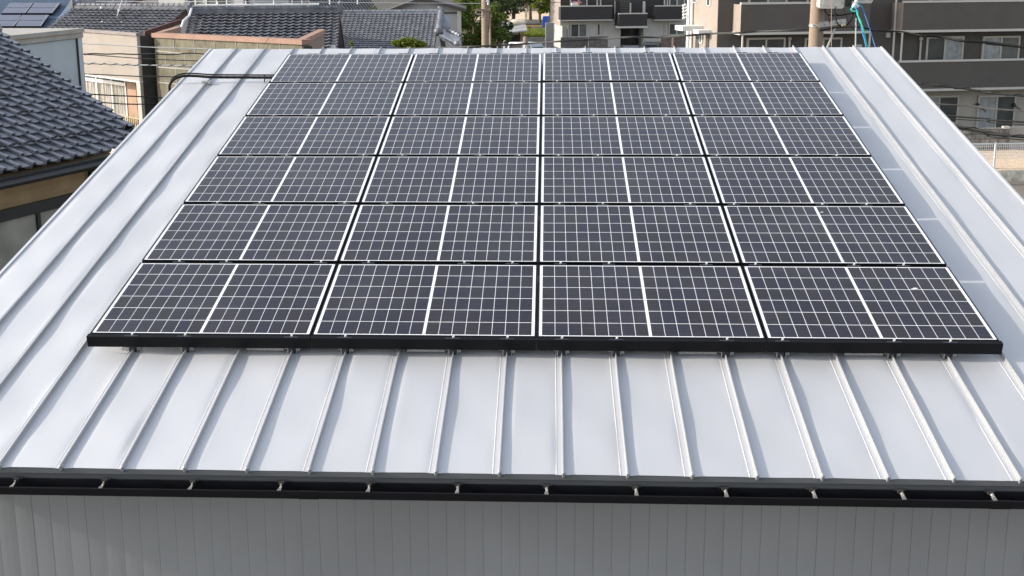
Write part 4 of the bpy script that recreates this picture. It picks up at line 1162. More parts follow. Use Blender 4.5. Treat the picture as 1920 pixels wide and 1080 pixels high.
for (x0, y0, x1, y1) in ((1205, 2, 1209.5, 25), (1180.5, 5, 1183, 25), (1206, 53, 1207.5, 88), (1064, 44, 1066, 70), (1152, 0, 1153.2, 36)):
    m = MB(); B_.rect(m, x0, y0, x1, y1, bo + .001, bo + .15); m.build('drainpipe', M['trim'], bp)
m = MB(); B_.rect(m, 1181, 53, 1206, 90, bo - 2.15, bo - 2.1, z0=0); m.build('stairwell_door', M['navy_paint'], bp)
m = MB(); B_.rect(m, 1162, -20, 1210, 25, bo + .002, bo + .02, z0=zF + 1.6); m.build('stairwell_opening_sheet', M['navy_paint'], bp)  # flat dark sheet standing in for the shaded inside of the opening
ldy = thing('laundry', B_.pt(B_.sz(1080, 6, -.5)[0], B_.sz(1080, 10, -.5)[1], -.5), 'pink and white laundry drying on the far apartment balcony', 'laundry')
for (x0, x1, y0, y1, mm_) in ((1071, 1076, 5, 11, 'white_cloth'), (1075.5, 1083, 3, 10, 'white_cloth'), (1072, 1089, 2, 4.8, 'pink_cloth'), (1083, 1086, 4, 10, 'wood'), (1086, 1090, 3, 6, 'pink_cloth')):
    m = MB(); B_.rect(m, x0, y0, x1, y1, -.5 - random.uniform(0, .1), -.42 + random.uniform(0, .06)); m.build('cloth', M[mm_], ldy)
# garden walls in front
def wall_thing(name, label, cat, x0, y0, x1, D, h, mt, th=.15, ang=R(10), group=None):
    Q = Facade(at((x0 + x1) / 2, y0, D), ang)
    sa, sb = Q.sz(x0, y0, 0)[0], Q.sz(x1, y0, 0)[0]
    zt = Q.sz((x0 + x1) / 2, y0, 0)[1]
    m = MB(); Q.box(m, sa, sb, max(0, zt - h), zt, -th, 0)
    Q.box(m, sa - .02, sb + .02, zt + .001, zt + .06, -th - .02, .02)
    o = m.build(name, mt)
    return tag(o, label, cat, group)
M['block_garden'] = block_mat("garden_block", (0.20, 0.18, 0.165), (0.16, 0.15, 0.14), (0.10, 0.095, 0.09), .39, .19, .012, rot=R(10))
wall_thing('garden_wall', 'dark block garden wall below the left far balcony, left half', 'wall', 1051, 70.5, 1102.5, 118, 1.8, M['block_garden'])
wall_thing('garden_wall', 'dark block garden wall with a rusty top edge below the narrow far window', 'wall', 1103, 69, 1139.5, 117, 1.8, M['block_garden'])
wall_thing('brick_wall', 'brown brick wall beside the charcoal van, left of the orange post', 'wall', 1238, 67.5, 1259, 117, 2.0, M['brick'])
wall_thing('brick_wall', 'mottled brown brick wall right of the orange post', 'wall', 1263, 68.5, 1290, 117, 2.0, M['brick'])
o = thing('orange_post', at(1261, 88, 116.8).xy.to_3d(), 'slim orange post between the two brick walls', 'post')
pz = at(1261, 67, 116.8).z
m = MB(); m.cbox(o.location, .14, .14, pz); m.build('post_shaft', M['orange_wall'], o)
m = MB(); m.cbox(o.location + Z3 * (pz + .002), .18, .18, .05); m.build('post_cap', M['trim'], o)
gp = Facade(at(1030, 60, 119), R(4))
m = MB(); gp.rect(m, 1024, 43, 1038, 79, -.1, 0, z0=0); scr = m.build('privacy_screen', M['concrete']); tag(scr, 'plain grey privacy screen with pale edge left of the far apartments', 'screen')
m = MB(); gp.rect(m, 1022, 42, 1024, 79, -.12, .03, z0=0); gp.rect(m, 1024, 42, 1038, 43, -.12, .03); m.build('screen_frame', M['trim'], scr)

# ================================================================== FENCE, BANK AND ROAD ON THE RIGHT
FR = math.atan2(2.2, 20)
rb = atz(1880, 340, 0)
RD = Facade(rb, R(4))
m = MB(); RD.box(m, -60, 40, 0, .44, -1.0, 0); rw = m.build('retaining_wall', M['rubble']); tag(rw, 'low rough concrete retaining wall between the road and the gravel bank', 'wall')
m = MB()
NXB = 160
for i in range(NXB + 1):
    s_ = -60 + 100 * i / NXB
    for j, (o_, z_) in enumerate(((-.02, .445), (-.6, .52), (-1.4, .62), (-2.4, .70), (-3.4, .74))):
        m.v.append(RD.pt(s_, z_ + random.uniform(-.03, .03) * (j > 0), o_))
for i in range(NXB):
    for j in range(4):
        q = i * 5 + j; m.f.append((q, q + 1, q + 6, q + 5))
struct(m.build('gravel_bank', M['gravel'], smooth=80))
m = MB(); RD.box(m, -80, 60, .010, .014, .02, 9); struct(m.build('road', M['asphalt']))
sl_ = [RD.sz(x, y, 0) for x, y in ((1904, 376), (1925, 376))]
lp = atz(1912, 380, .02); lo_ = (lp - RD.P).dot(RD.n)
m = MB(); RD.box(m, -80, 60, .019, .022, lo_ - .07, lo_ + .07); struct(m.build('road_line', M['line']))
fen = thing('mesh_fence', RD.pt(0, .65, -.25), 'white wire mesh fence with slim posts on top of the gravel bank', 'fence')
fo_ = -.25
zt_f = RD.sz(1865, 268, fo_)[1]; zb_f = RD.sz(1865, 296, fo_)[1]
s_post = RD.sz(1865, 290, fo_)[0]
for k in range(-6, 5):
    s_ = s_post + k * 2.0
    m = MB(); RD.box(m, s_ - .03, s_ + .03, .42, zt_f + .02, fo_ - .03, fo_ + .03); m.build('fence_post', M['white'], fen)
m = MB()
q = s_post - 12.0
while q < s_post + 8.0:
    RD.box(m, q - .006, q + .006, zb_f, zt_f, fo_ + .032, fo_ + .042); q += .075
for z_ in [zb_f + (zt_f - zb_f) * k / 5 for k in range(6)]: RD.box(m, s_post - 12, s_post + 8, z_ - .006, z_ + .006, fo_ + .043, fo_ + .053)
RD.box(m, s_post - 12, s_post + 8, zt_f - .035, zt_f + .015, fo_ + .054, fo_ + .064)
m.build('fence_mesh', M['white'], fen)
M['block_grey'] = block_mat("grey_block", (0.25, 0.24, 0.22), (0.17, 0.162, 0.15), (0.09, 0.086, 0.08), .39, .20, .016, rot=R(5), var=.45)
BW = Facade(RD.pt(0, 0, -3.3), R(4))
s1_, z1_ = BW.sz(1840, 240, 0); sj = BW.sz(1893, 250, 0)[0]
m = MB(); BW.box(m, -30, sj, .5, z1_, -.15, 0); o = m.build('block_wall', M['block_grey']); tag(o, 'stained grey block wall behind the mesh fence below the ground floor windows', 'wall')
m = MB(); BW.box(m, sj + .002, 20, .5, z1_ + .03, -.20, -.05); o = m.build('block_wall', M['concrete']); tag(o, 'smooth darker concrete wall adjoining the block wall at the right edge', 'wall')
m = MB(); BW.rect(m, 1881, 236.5, 1893, 241, -.14, .02); o = m.build('capstone', M['trim']); tag(o, 'pale stone slab lying on top of the grey block wall', 'stone')

# ================================================================== POLES AND CABLES
pl_ = at(1530, 60, 26)
p2 = thing('utility_pole', (pl_.x, pl_.y, 0), 'thick weathered concrete utility pole carrying a white box, right of the solar panels', 'utility pole')
m = MB(); m.tube([(pl_.x, pl_.y, 0), (pl_.x, pl_.y, 6.5), (pl_.x, pl_.y, 11)], [.19, .156, .135], 24); m.build('pole_shaft', M['pole'], p2, smooth=60)
m = MB(); zz = at(1530, 47, 26).z
m.tube([(pl_.x, pl_.y, zz - .025), (pl_.x, pl_.y, zz + .025)], .168, 24)
bo_ = at(1535, 48, 25.8)
m.tube([at(1522, 46.5, 25.75), at(1537, 47.5, 25.7)], .014, 6)
m.box(at(1525, 49, 25.74), (.035, 0, 0), (0, .03, 0), (0, 0, .05))
m.build('pole_band', M['galv'], p2)
m = MB()
a0_, a1_ = at(1535.5, 47.2, 25.6), at(1586, 40.5, 26.4)
dv_ = a1_ - a0_
m.box(a0_ - Z3 * .05, dv_, (0, .01, 0), (0, 0, .11)); m.box(a0_ - Z3 * .05, dv_, (0, .09, 0), (0, 0, .008)); m.box(a0_ + Z3 * .052, dv_, (0, .09, 0), (0, 0, .008))
for f_ in (.22, .40, .62, .82): m.tube([a0_ + dv_ * f_ - Vector((0, .03, -.005)), a0_ + dv_ * f_], .014, 8)
m.build('cross_arm', M['galv'], p2)
m = MB(); m.tube([at(1566, 50, 25.9), at(1550, 90, 25.9), at(1545, 104, 26)], .026, 8); m.build('brace', M['galv'], p2)
bx = thing('junction_box', at(1558, 8, 25.5), 'dirty white rounded box hanging beside the thick utility pole', 'junction box')
b0, b1 = at(1536.5, 15.5, 25.4), at(1581.5, 15.5, 25.4)
m = MB(); m.bevbox(b0 - Vector((0, 0, 0)), b1 - b0, (0, 0.02, .62), (0, .32, 0), .035); m.build('box_body', M['box'], bx)
m = MB(); m.bevbox(b0 + Vector((.07, -.012, .05)), (b1 - b0) * .74, (0, 0, .5), (0, .012, 0), .02); m.build('box_lid', M['box'], bx)
m = MB(); m.box(at(1584, 12, 25.7), (.14, 0, 0), (0, .1, 0), (0, 0, .3)); m.build('side_fitting', M['dark_steel'], bx)
p1_ = at(910, 50, 44)
p1 = thing('utility_pole', (p1_.x, p1_.y, 0), 'concrete utility pole with short crossarm in front of the green trees', 'utility pole')
m = MB(); m.tube([(p1_.x, p1_.y, 0), (p1_.x, p1_.y, 6), (p1_.x, p1_.y, 11)], [.19, .152, .135], 20); m.build('pole_shaft', M['pole'], p1, smooth=60)
m = MB(); c_ = at(904, 19, 43.7); m.box(at(888.5, 21, 43.7), at(919.5, 20.5, 43.7) - at(888.5, 21, 43.7), (0, .08, 0), (0, 0, .09)); m.build('cross_arm', M['pole'], p1)
m = MB(); m.tube([at(919, 25, 43.9), at(918, 45, 43.9), at(919, 95, 43.9), at(919, 130, 43.9)], .038, 8); m.build('riser_pipe', M['pole'], p1)
m = MB(); m.tube([at(914.5, 0, 43.7), at(914.8, 9, 43.7)], [.05, .04], 8); m.sphere(at(913, 2, 43.7), .06); m.build('insulator', M['white'], p1)
m = MB(); m.tube([at(892, 26, 43.8), at(902, 26.5, 43.8)], .03, 6); m.build('step_bar', M['galv'], p1)
# grey post and beige bollard by the shed
o = thing('steel_post', at(945, 60, 108).xy.to_3d(), 'slim grey steel post at the left corner of the shed', 'post')
m = MB(); z_ = at(945, 43, 108).z; m.tube([o.location, (o.location.x, o.location.y, z_)], .07, 8); m.build('post_shaft', M['alu'], o); m = MB(); m.sphere((o.location.x, o.location.y, z_), .08, 8, 5); m.build('post_cap', M['alu'], o)
o = thing('short_pole', at(985, 75, 70).xy.to_3d(), 'short beige concrete pole with rounded top just behind the ridge', 'pole')
z_ = at(985, 68, 70).z; m = MB(); m.tube([o.location, (o.location.x, o.location.y, z_ - .08), (o.location.x, o.location.y, z_)], [.17, .15, .10], 14); m.build('pole_shaft', M['pole'], o, smooth=50)
m = MB(); m.tube([at(978.5, 87, 69.7), at(983, 82, 69.7)], .05, 6); m.tube([at(985, 84, 69.8), at(985, 90, 69.8)], .19, 14); m.build('pole_clamp', M['galv'], o)

def smooth_path(pts, k=8):
    out = []
    for i in range(len(pts) - 1):
        p0, p1, p2, p3 = pts[max(i - 1, 0)], pts[i], pts[i + 1], pts[min(i + 2, len(pts) - 1)]
        for j in range(k):
            s = j / k
            out.append(0.5 * ((2 * p1) + (p2 - p0) * s + (2 * p0 - 5 * p1 + 4 * p2 - p3) * s * s + (3 * p1 - p0 - 3 * p2 + p3) * s ** 3))
    return out + [pts[-1]]
def cable(label, pts, r, mt, name='overhead_cable', group='overhead cables', n=6, twist=None):
    if pts[-1][0] in (1925, 1930):                  # runs on to the next pole, out of frame
        (xa, ya, da), (xb, yb, db) = pts[-2], pts[-1]
        pts = pts + [(xb + 900, yb + (yb - ya) / (xb - xa) * 900 * .6, db - 4.5)]
    P = smooth_path([at(*p) for p in pts])
    m = MB(); m.tube(P, r, n)
    o = tag(m.build(name, mt, smooth=60), label, 'cable', group)
    if twist:
        m = MB(); L = 0; Q = []
        for i in range(len(P) - 1):
            seg = P[i + 1] - P[i]
            ns = max(1, int(seg.length / .05))
            s_ = seg.normalized().cross(Z3).normalized(); u_ = Z3
            for j in range(ns):
                L += seg.length / ns
                a = L / twist[1] * 2 * math.pi
                Q.append(P[i] + seg * (j / ns) + s_ * math.cos(a) * twist[0] + u_ * math.sin(a) * twist[0])
        m.tube(Q, twist[2], 5); m.build('spiral_hanger', twist[3], o)
    return o
cable('thick black cable sagging just above the ridge from the tiled roofs to the thick pole', [(560, 104, 34), (700, 93, 32), (820, 89.5, 31), (880, 87, 30), (940, 84.5, 30), (1000, 80.5, 30), (1040, 77.5, 29), (1085, 75, 29), (1130, 72.5, 29), (1180, 69, 28.5), (1235, 69.5, 28.5), (1290, 66, 28), (1335, 62.5, 28), (1380, 61.5, 27), (1420, 58.5, 27), (1470, 57, 26.6), (1512, 53.5, 26.5)], .026, M['cable_grey'])
o = cable('thin cable with a black splice sleeve, right of the thick pole under the balcony trim', [(1537, 57, 25.8), (1570, 51, 25.8), (1605, 50.5, 25.6), (1632, 54, 25.5), (1645, 57, 25.5), (1692, 59, 25.3), (1730, 66.5, 25), (1760, 67.5, 25), (1800, 75, 24.6), (1850, 78.5, 24.4), (1925, 89, 24)], .016, M['cable_black'])
m = MB(); m.tube([at(1631, 54.5, 25.45), at(1645, 56.5, 25.45)], .033, 10); m.build('splice_sleeve', M['dark_steel'], o)
m = MB(); m.tube(smooth_path([at(x, y, d) for x, y, d in ((1735, 67, 24.9), (1765, 69, 24.9), (1800, 76, 24.5), (1850, 79, 24.3), (1925, 89, 23.9))]), .026, 8); m.build('thick_sheath', M['cable_black'], o)
cable('black cable wound with spiral hangers across the lower right balcony front', [(1560, 128, 26), (1640, 141, 25.5), (1706, 153, 25), (1760, 160, 24.5), (1830, 168.5, 24), (1930, 180, 23)], .022, M['cable_black'], twist=(.026, .42, .010, M['cable_black']))
cable('pale bare cable crossing the ground floor apartment windows', [(1560, 172, 26), (1740, 192.5, 24.5), (1830, 199, 24), (1930, 208, 23)], .016, M['cable_grey'])
cable('black cable crossing the lower half of the ground floor apartment windows', [(1560, 196, 26), (1770, 216, 24.4), (1850, 222, 23.8), (1930, 229, 23)], .020, M['cable_black'])
cable('thin dark cable just below the one crossing the ground floor windows', [(1560, 200, 26), (1770, 221, 24.4), (1850, 226.5, 23.8), (1930, 234, 23)], .011, M['cable_black'])
cable('thick dark cable bundle in front of the grey block wall', [(1560, 212, 26), (1785, 236, 24.4), (1850, 247, 23.8), (1930, 257, 23)], .032, M['cable_black'], twist=(.035, .6, .012, M['cable_black']))
cable('slack dark cable under the bundle in front of the grey block wall', [(1560, 220, 26), (1785, 240, 24.4), (1850, 252, 23.8), (1930, 263, 23)], .013, M['cable_black'])
cable('thin pale cable highest across the cream cladding and khaki blocks', [(-40, 76, 31), (150, 81, 31), (260, 87, 31), (320, 89.5, 31), (400, 92, 31), (600, 104, 31), (1520, 160, 26)], .013, M['alu'])
cable('wavy dark cable second from the top across the cream cladding', [(-40, 101, 31), (100, 102, 31), (150, 101, 31), (175, 100, 31), (200, 101, 31), (225, 100.3, 31), (250, 101.5, 31), (285, 100.5, 31), (320, 102, 31), (350, 99.5, 31), (385, 100.8, 31), (600, 112, 31), (1520, 165, 26)], .018, M['cable_grey'])
cable('thin dark cable just below the wavy one on the cream cladding', [(-40, 99, 31.3), (150, 101.5, 31.3), (200, 104.5, 31.3), (260, 109, 31.3), (320, 112, 31.3), (385, 114, 31.3), (600, 122, 31), (1520, 172, 26)], .013, M['cable_grey'])
cable('pale twisted cable with dark wraps across the khaki block wall', [(-40, 116, 31), (150, 118.5, 31), (260, 121.5, 31), (320, 122.5, 31), (380, 124, 31), (600, 132, 31), (1520, 180, 26)], .018, M['alu'], twist=(.022, .30, .009, M['cable_black']))
cable('dark cable directly above the curtained window of the cream building', [(-40, 134, 31), (150, 138, 31), (255, 142.5, 31), (330, 144, 31), (600, 156, 31), (1520, 186, 26)], .015, M['cable_grey'])
cable('dark cable across the upper panes of the curtained window', [(-40, 160, 31), (170, 176, 31), (260, 180.5, 31), (320, 184, 31), (600, 198, 31), (1520, 206, 26)], .018, M['cable_black'])
cable('lowest dark cable across the curtained window above the yellow railing', [(-40, 172, 31), (190, 191.5, 31), (250, 195, 31), (300, 195.5, 31), (600, 206, 31), (1520, 214, 26)], .017, M['cable_black'])
cable('hair thin wire along the very top of the photo above the old tiled roofs', [(180, 2, 33), (290, 2.5, 33), (480, 2.5, 33), (700, 4.5, 36), (905, 6, 43.5)], .010, M['alu'])
cable('hair thin wire from the pole at the trees towards the far apartments', [(915, 5, 43.5), (1000, 5, 46), (1150, 1, 52), (1300, -6, 58)], .011, M['cable_grey'])
# service loops and ropes at the thick pole
lp_ = thing('cable_loops', at(1570, 30, 25.6), 'tangle of black looped cables between the white box and the grey arm', 'cables')
for pts, r in (([(1544, 14, 25.5), (1548, 24, 25.5), (1556, 28, 25.5), (1575, 28, 25.5), (1595, 24.5, 25.4), (1600, 23, 25.4)], .016), ([(1566, 26, 25.4), (1568, 40, 25.3), (1575, 48, 25.3), (1583, 48.5, 25.3), (1591, 43, 25.3), (1597, 33, 25.4), (1600, 22, 25.4)], .017), ([(1600, 22, 25.4), (1604, 25, 25.4), (1606, 34, 25.4), (1606.5, 50, 25.4)], .013), ([(1548, 15, 25.45), (1552, 33, 25.4), (1555, 42, 25.4)], .012), ([(1555, 14, 25.45), (1558, 28, 25.4), (1556, 40, 25.4)], .010), ([(1581, 15, 25.5), (1587, 32, 25.5), (1592, 44, 25.5), (1601, 56, 25.5)], .006), ([(1567, 12, 25.4), (1564, 22, 25.4), (1570, 27, 25.4)], .011)):
    m = MB(); m.tube(smooth_path([at(*p) for p in pts]), r, 7); m.build('loop', M['cable_black'], lp_, smooth=60)
m = MB(); m.tube([at(1578, 47.5, 25.25), at(1585, 47, 25.25)], .022, 8); m.build('tape', M['brass_rail'], lp_)
m = MB(); m.tube([at(1604.5, 34, 25.4), at(1604.2, 60, 25.4), at(1603.5, 95, 25.4)], [.02, .017, .014], 8); m.build('grounding_pipe', M['galv'], lp_)
m = MB(); m.tube([at(1558.5, -5, 25.2), at(1558.5, 95, 25.2)], .007, 6); m.build('brown_wire', M['orange_wall'], lp_)
ins = thing('insulator_clamp', at(1602, 10, 25.4), 'white porcelain clamp cluster where the green and blue ropes are tied', 'insulator')
m = MB(); m.sphere(at(1602, 9, 25.4), .06); m.sphere(at(1605, 3, 25.4), .05); m.sphere(at(1600, 12, 25.35), .045); m.sphere(at(1607, 11, 25.4), .04); m.tube([at(1603, -4, 25.4), at(1606, 14, 25.4)], .03, 8); m.build('porcelain', M['white'], ins, smooth=60)
m = MB(); m.box(at(1610, 4.5, 25.5), at(1631.5, 4, 25.5) - at(1610, 4.5, 25.5), (0, .05, 0), (0, 0, .05)); m.build('arm', M['trim'], ins)
rg = thing('green_rope', at(1615, 60, 25.4), 'turquoise green rope hanging from the porcelain clamp to the roof edge', 'rope')
m = MB(); m.tube(smooth_path([at(*p) for p in ((1602, 13, 25.3), (1597, 15, 25.3), (1596, 18, 25.3), (1600, 21, 25.3), (1605.5, 20.5, 25.3))]), .018, 7); m.tube(smooth_path([at(*p) for p in ((1606, 17, 25.3), (1608, 28, 25.3), (1613, 40, 25.3), (1617, 52, 25.3), (1621, 70, 25.3), (1625.5, 90, 25.3), (1630, 110, 25.3))]), [.018 + .006 * (math.sin(i * .5) > 0) for i in range(49)], 7); m.build('strand', M['rope_green'], rg, smooth=60)
m = MB(); m.tube(smooth_path([at(*p) for p in ((1603, 12, 25.25), (1606.5, 19, 25.25))]), .016, 7); m.tube(smooth_path([at(*p) for p in ((1614, 50, 25.26), (1617, 62, 25.26), (1620.5, 74, 25.26), (1624, 90, 25.26))]), .014, 7); m.build('blue_strand', M['rope_blue'], rg, smooth=60)
rb_ = thing('blue_rope', at(1625, 50, 25.4), 'thin blue rope hanging in a straight slant beside the green rope', 'rope')
m = MB(); m.tube(smooth_path([at(*p) for p in ((1610, 4, 25.4), (1613, 8, 25.4), (1616, 13, 25.4), (1624, 35, 25.4), (1630, 53, 25.4), (1640.5, 87, 25.4), (1650, 115, 25.4))]), .010, 7); m.build('strand', M['rope_blue'], rb_, smooth=60)
m = MB(); m.tube(smooth_path([at(*p) for p in ((1613, 8, 25.4), (1610.5, 6, 25.4), (1611, 11, 25.4), (1615, 12, 25.4))]), .008, 7); m.build('knot', M['rope_green'], rb_, smooth=60)

# ================================================================== SHED, CARS, TRUCK
sh = thing('lean_to_shed', at(968, 70, 112).xy.to_3d(), 'dark open shed with a slanted grey roof and tarpaulin heaped on top', 'shed')
ra, rb2, rc, rd = at(952, 60.5, 111), at(988, 56, 111), at(984, 41, 114.5), at(949, 46, 114.5)
m = MB(); m.add([ra, rb2, rc, rd] + [p - Z3 * .12 for p in (ra, rb2, rc, rd)], [(0, 1, 2, 3), (7, 6, 5, 4), (0, 4, 5, 1), (1, 5, 6, 2), (2, 6, 7, 3), (3, 7, 4, 0)])
for f_ in (.35, .68):
    o1_, o2_ = ra + (rd - ra) * f_, rb2 + (rc - rb2) * f_
    m.box(o1_ + Z3 * .002, o2_ - o1_, (rd - ra) * .02, Z3 * .03)
m.build('roof', M['slate'], sh)
SH = Facade(at(965, 70, 113.5), R(2))
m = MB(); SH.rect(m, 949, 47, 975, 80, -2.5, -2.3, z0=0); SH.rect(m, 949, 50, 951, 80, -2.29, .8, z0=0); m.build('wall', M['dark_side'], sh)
m = MB(); SH.rect(m, 956, 60, 972, 65, -2.28, -2.2); SH.rect(m, 976, 60, 982, 80, -1, .1, z0=0); m.build('stored_board', M['tan'], sh)
tp = thing('tarpaulin_heap', at(966, 43, 114), 'cream and white tarpaulin heap lying on the shed roof', 'tarpaulin')
m = MB()
for (x, y, r_) in ((955, 45, .35), (962, 43, .5), (967, 41.5, .55), (973, 42, .5), (978, 41.5, .4)): m.sphere(at(x, y, 114), r_, 9, 6, (1.2, .8, .6))
m.build('folded_cloth', M['tarp'], tp, smooth=30)
m = MB(); m.sphere(at(952, 44.5, 113.6), .3, 9, 6, (1.4, .7, .7)); m.build('white_sheet', M['white_cloth'], tp, smooth=30)

def car(name, label, pos, rz, L, W, H, paint, style='hatch', group='parked cars'):
    """a car: body shell by sections, dark glasshouse, wheels"""
    t = thing(name, pos, label, 'van' if style == 'van' else 'car', group)
    fx = Vector((math.cos(rz), math.sin(rz), 0)); fy = Vector((-math.sin(rz), math.cos(rz), 0))
    def P(x, y, z): return pos + fx * x + fy * y + Z3 * z
    if style == 'van': roofs = [(-.48, .30), (-.47, .55), (-.44, .98), (-.30, 1.0), (.10, 1.0), (.24, .94), (.36, .62), (.47, .52), (.50, .30)]
    else: roofs = [(-.49, .30), (-.48, .52), (-.42, .66), (-.30, .96), (-.05, 1.0), (.12, .96), (.27, .66), (.46, .55), (.50, .30)]
    m = MB(); k0 = 0
    secs = []
    for (x, z) in roofs:
        hw = W / 2 * (1.0 if z < .7 else .86)
        secs.append([P(x * L, -hw, .22), P(x * L, -hw, min(z, .62) * H), P(x * L, -hw * .92, z * H), P(x * L, hw * .92, z * H), P(x * L, hw, min(z, .62) * H), P(x * L, hw, .22)])
    vs = sum(secs, []); fs = [(0, 1, 2, 3, 4, 5)[::-1]]
    for j in range(len(secs) - 1):
        for q in range(6): fs.append((j * 6 + q, j * 6 + (q + 1) % 6, j * 6 + 6 + (q + 1) % 6, j * 6 + 6 + q))
    fs.append(tuple(len(vs) - 6 + q for q in range(6)))
    m.add(vs, fs); m.build('body', paint, t, smooth=35)
    idx = 6 if style != 'van' else 5
    a, b = roofs[idx], roofs[idx - 1]
    if style == 'van': a, b = roofs[6], roofs[5]
    nrm = Vector((b[1] * H - a[1] * H, 0, (a[0] - b[0]) * L)).normalized()
    e = fx * (abs(nrm.x) * .012) + Z3 * (abs(nrm.z) * .012)
    m = MB(); m.quad(P(a[0] * L, -W * .40, a[1] * H) + e, P(a[0] * L, W * .40, a[1] * H) + e, P(b[0] * L, W * .37, b[1] * H) + e - Z3 * .03, P(b[0] * L, -W * .37, b[1] * H) + e - Z3 * .03)
    m.build('windscreen', M['car_glass'], t)
    for s in (-1, 1):
        m = MB(); yy = s * (W / 2 * .93)
        x0, x1 = (-.42, .22) if style == 'van' else (-.32, .20)
        m.add([P(x0 * L, yy, .64 * H), P(x1 * L + .25, yy, .64 * H), P(x1 * L - .1, yy * .97, .93 * H), P(x0 * L + .15, yy * .97, .93 * H)], [(0, 1, 2, 3) if s < 0 else (3, 2, 1, 0)]); m.build('side_window', M['car_glass'], t)
        for xw in (-.31, .32):
            m = MB(); c = P(xw * L, s * (W / 2 - .10), .31); m.tube([c - fy * .11, c + fy * .11], .31, 14); wh = m.build('wheel', M['tyre'], t)
            m = MB(); m.tube([c - fy * .116, c + fy * .116], .18, 12); m.build('rim', M['galv'], wh)
    m = MB(); bz = .60
    m.quad(P(-.475 * L - .02, -W * .38, .64 * H), P(-.475 * L - .02, W * .38, .64 * H), P(-.445 * L - .012, W * .36, .93 * H), P(-.445 * L - .012, -W * .36, .93 * H)) if style == 'van' else m.quad(P(-.42 * L - .02, -W * .38, .68 * H), P(-.42 * L - .02, W * .38, .68 * H), P(-.31 * L - .02, W * .36, .93 * H), P(-.31 * L - .02, -W * .36, .93 * H))
    m.build('rear_window', M['car_glass'], t)
    for s in (-1, 1):
        m = MB(); m.box(P(.495 * L, s * W * .36 - .14, .56 * H * .8), fx * .03, fy * .28, Z3 * .12); m.build('headlight', M['white'], t)
        m = MB(); m.box(P(.22 * L, s * (W / 2 + .02) - .05, .64 * H), fx * .12, fy * .1, Z3 * .10); m.build('mirror', paint, t)
    return t
def gpos(x, y, D): p = at(x, y, D); return Vector((p.x, p.y, 0))
car('parked_van', 'silver grey van with dark windscreen half hidden behind the ridge beside the shed', gpos(990, 85, 106), R(-48), 4.3, 1.7, 1.82, M['silver_paint'], 'van')
car('parked_car', 'red car of which only the curved roof shows in front of the silver van', gpos(983, 90, 103.6), R(175), 3.4, 1.48, 1.46, M['red_paint'])
car('parked_car', 'dark grey car parked under the far slatted stairwell', gpos(1182, 85, 106), R(-88), 4.3, 1.75, 1.48, M['charcoal_paint'])
car('parked_van', 'charcoal van with large dark rear window left of the brown brick wall', gpos(1222, 85, 105), R(80), 4.2, 1.75, 1.85, M['charcoal_paint'], 'van')
car('parked_car', 'dark car half hidden in front of the mottled brick wall', gpos(1283, 88, 104), R(-100), 4.0, 1.7, 1.46, M['navy_paint'])
# blue truck
tk = thing('blue_truck', gpos(1028, 48, 160), 'small blue flatbed truck loaded with timber beyond the grass', 'truck')
tpz = tk.location.copy()
def T(x, y, z): return tpz + Vector((x, y, z))
m = MB(); m.prism([T(-.8, -.8, .5), T(.9, -.8, .5), T(.9, -.8, 1.25), T(.65, -.8, 2.0), T(-.7, -.8, 2.0), T(-.8, -.8, 1.9)], (0, 1.6, 0)); m.build('cab', M['blue_paint'], tk)
m = MB(); m.prism([T(-.15, -.81, 1.25), T(.75, -.81, 1.25), T(.52, -.81, 1.82), T(-.15, -.81, 1.82)], (0, .008, 0)); m.build('side_window', M['glass_grey'], tk)
m = MB(); m.box(T(-3.2, -.8, .65), (2.3, 0, 0), (0, 1.6, 0), (0, 0, .42)); m.build('flatbed', M['charcoal_paint'], tk)
m = MB(); m.box(T(-3.3, -.86, .66), (2.4, 0, 0), (0, .05, 0), (0, 0, .22)); m.build('drop_side', M['wood'], tk)
for xx in (-2.6, .35):
    for yy in (-.75, .55):
        m = MB(); m.tube([T(xx, yy, .3), T(xx, yy + .2, .3)], .3, 12); m.build('wheel', M['tyre'], tk)

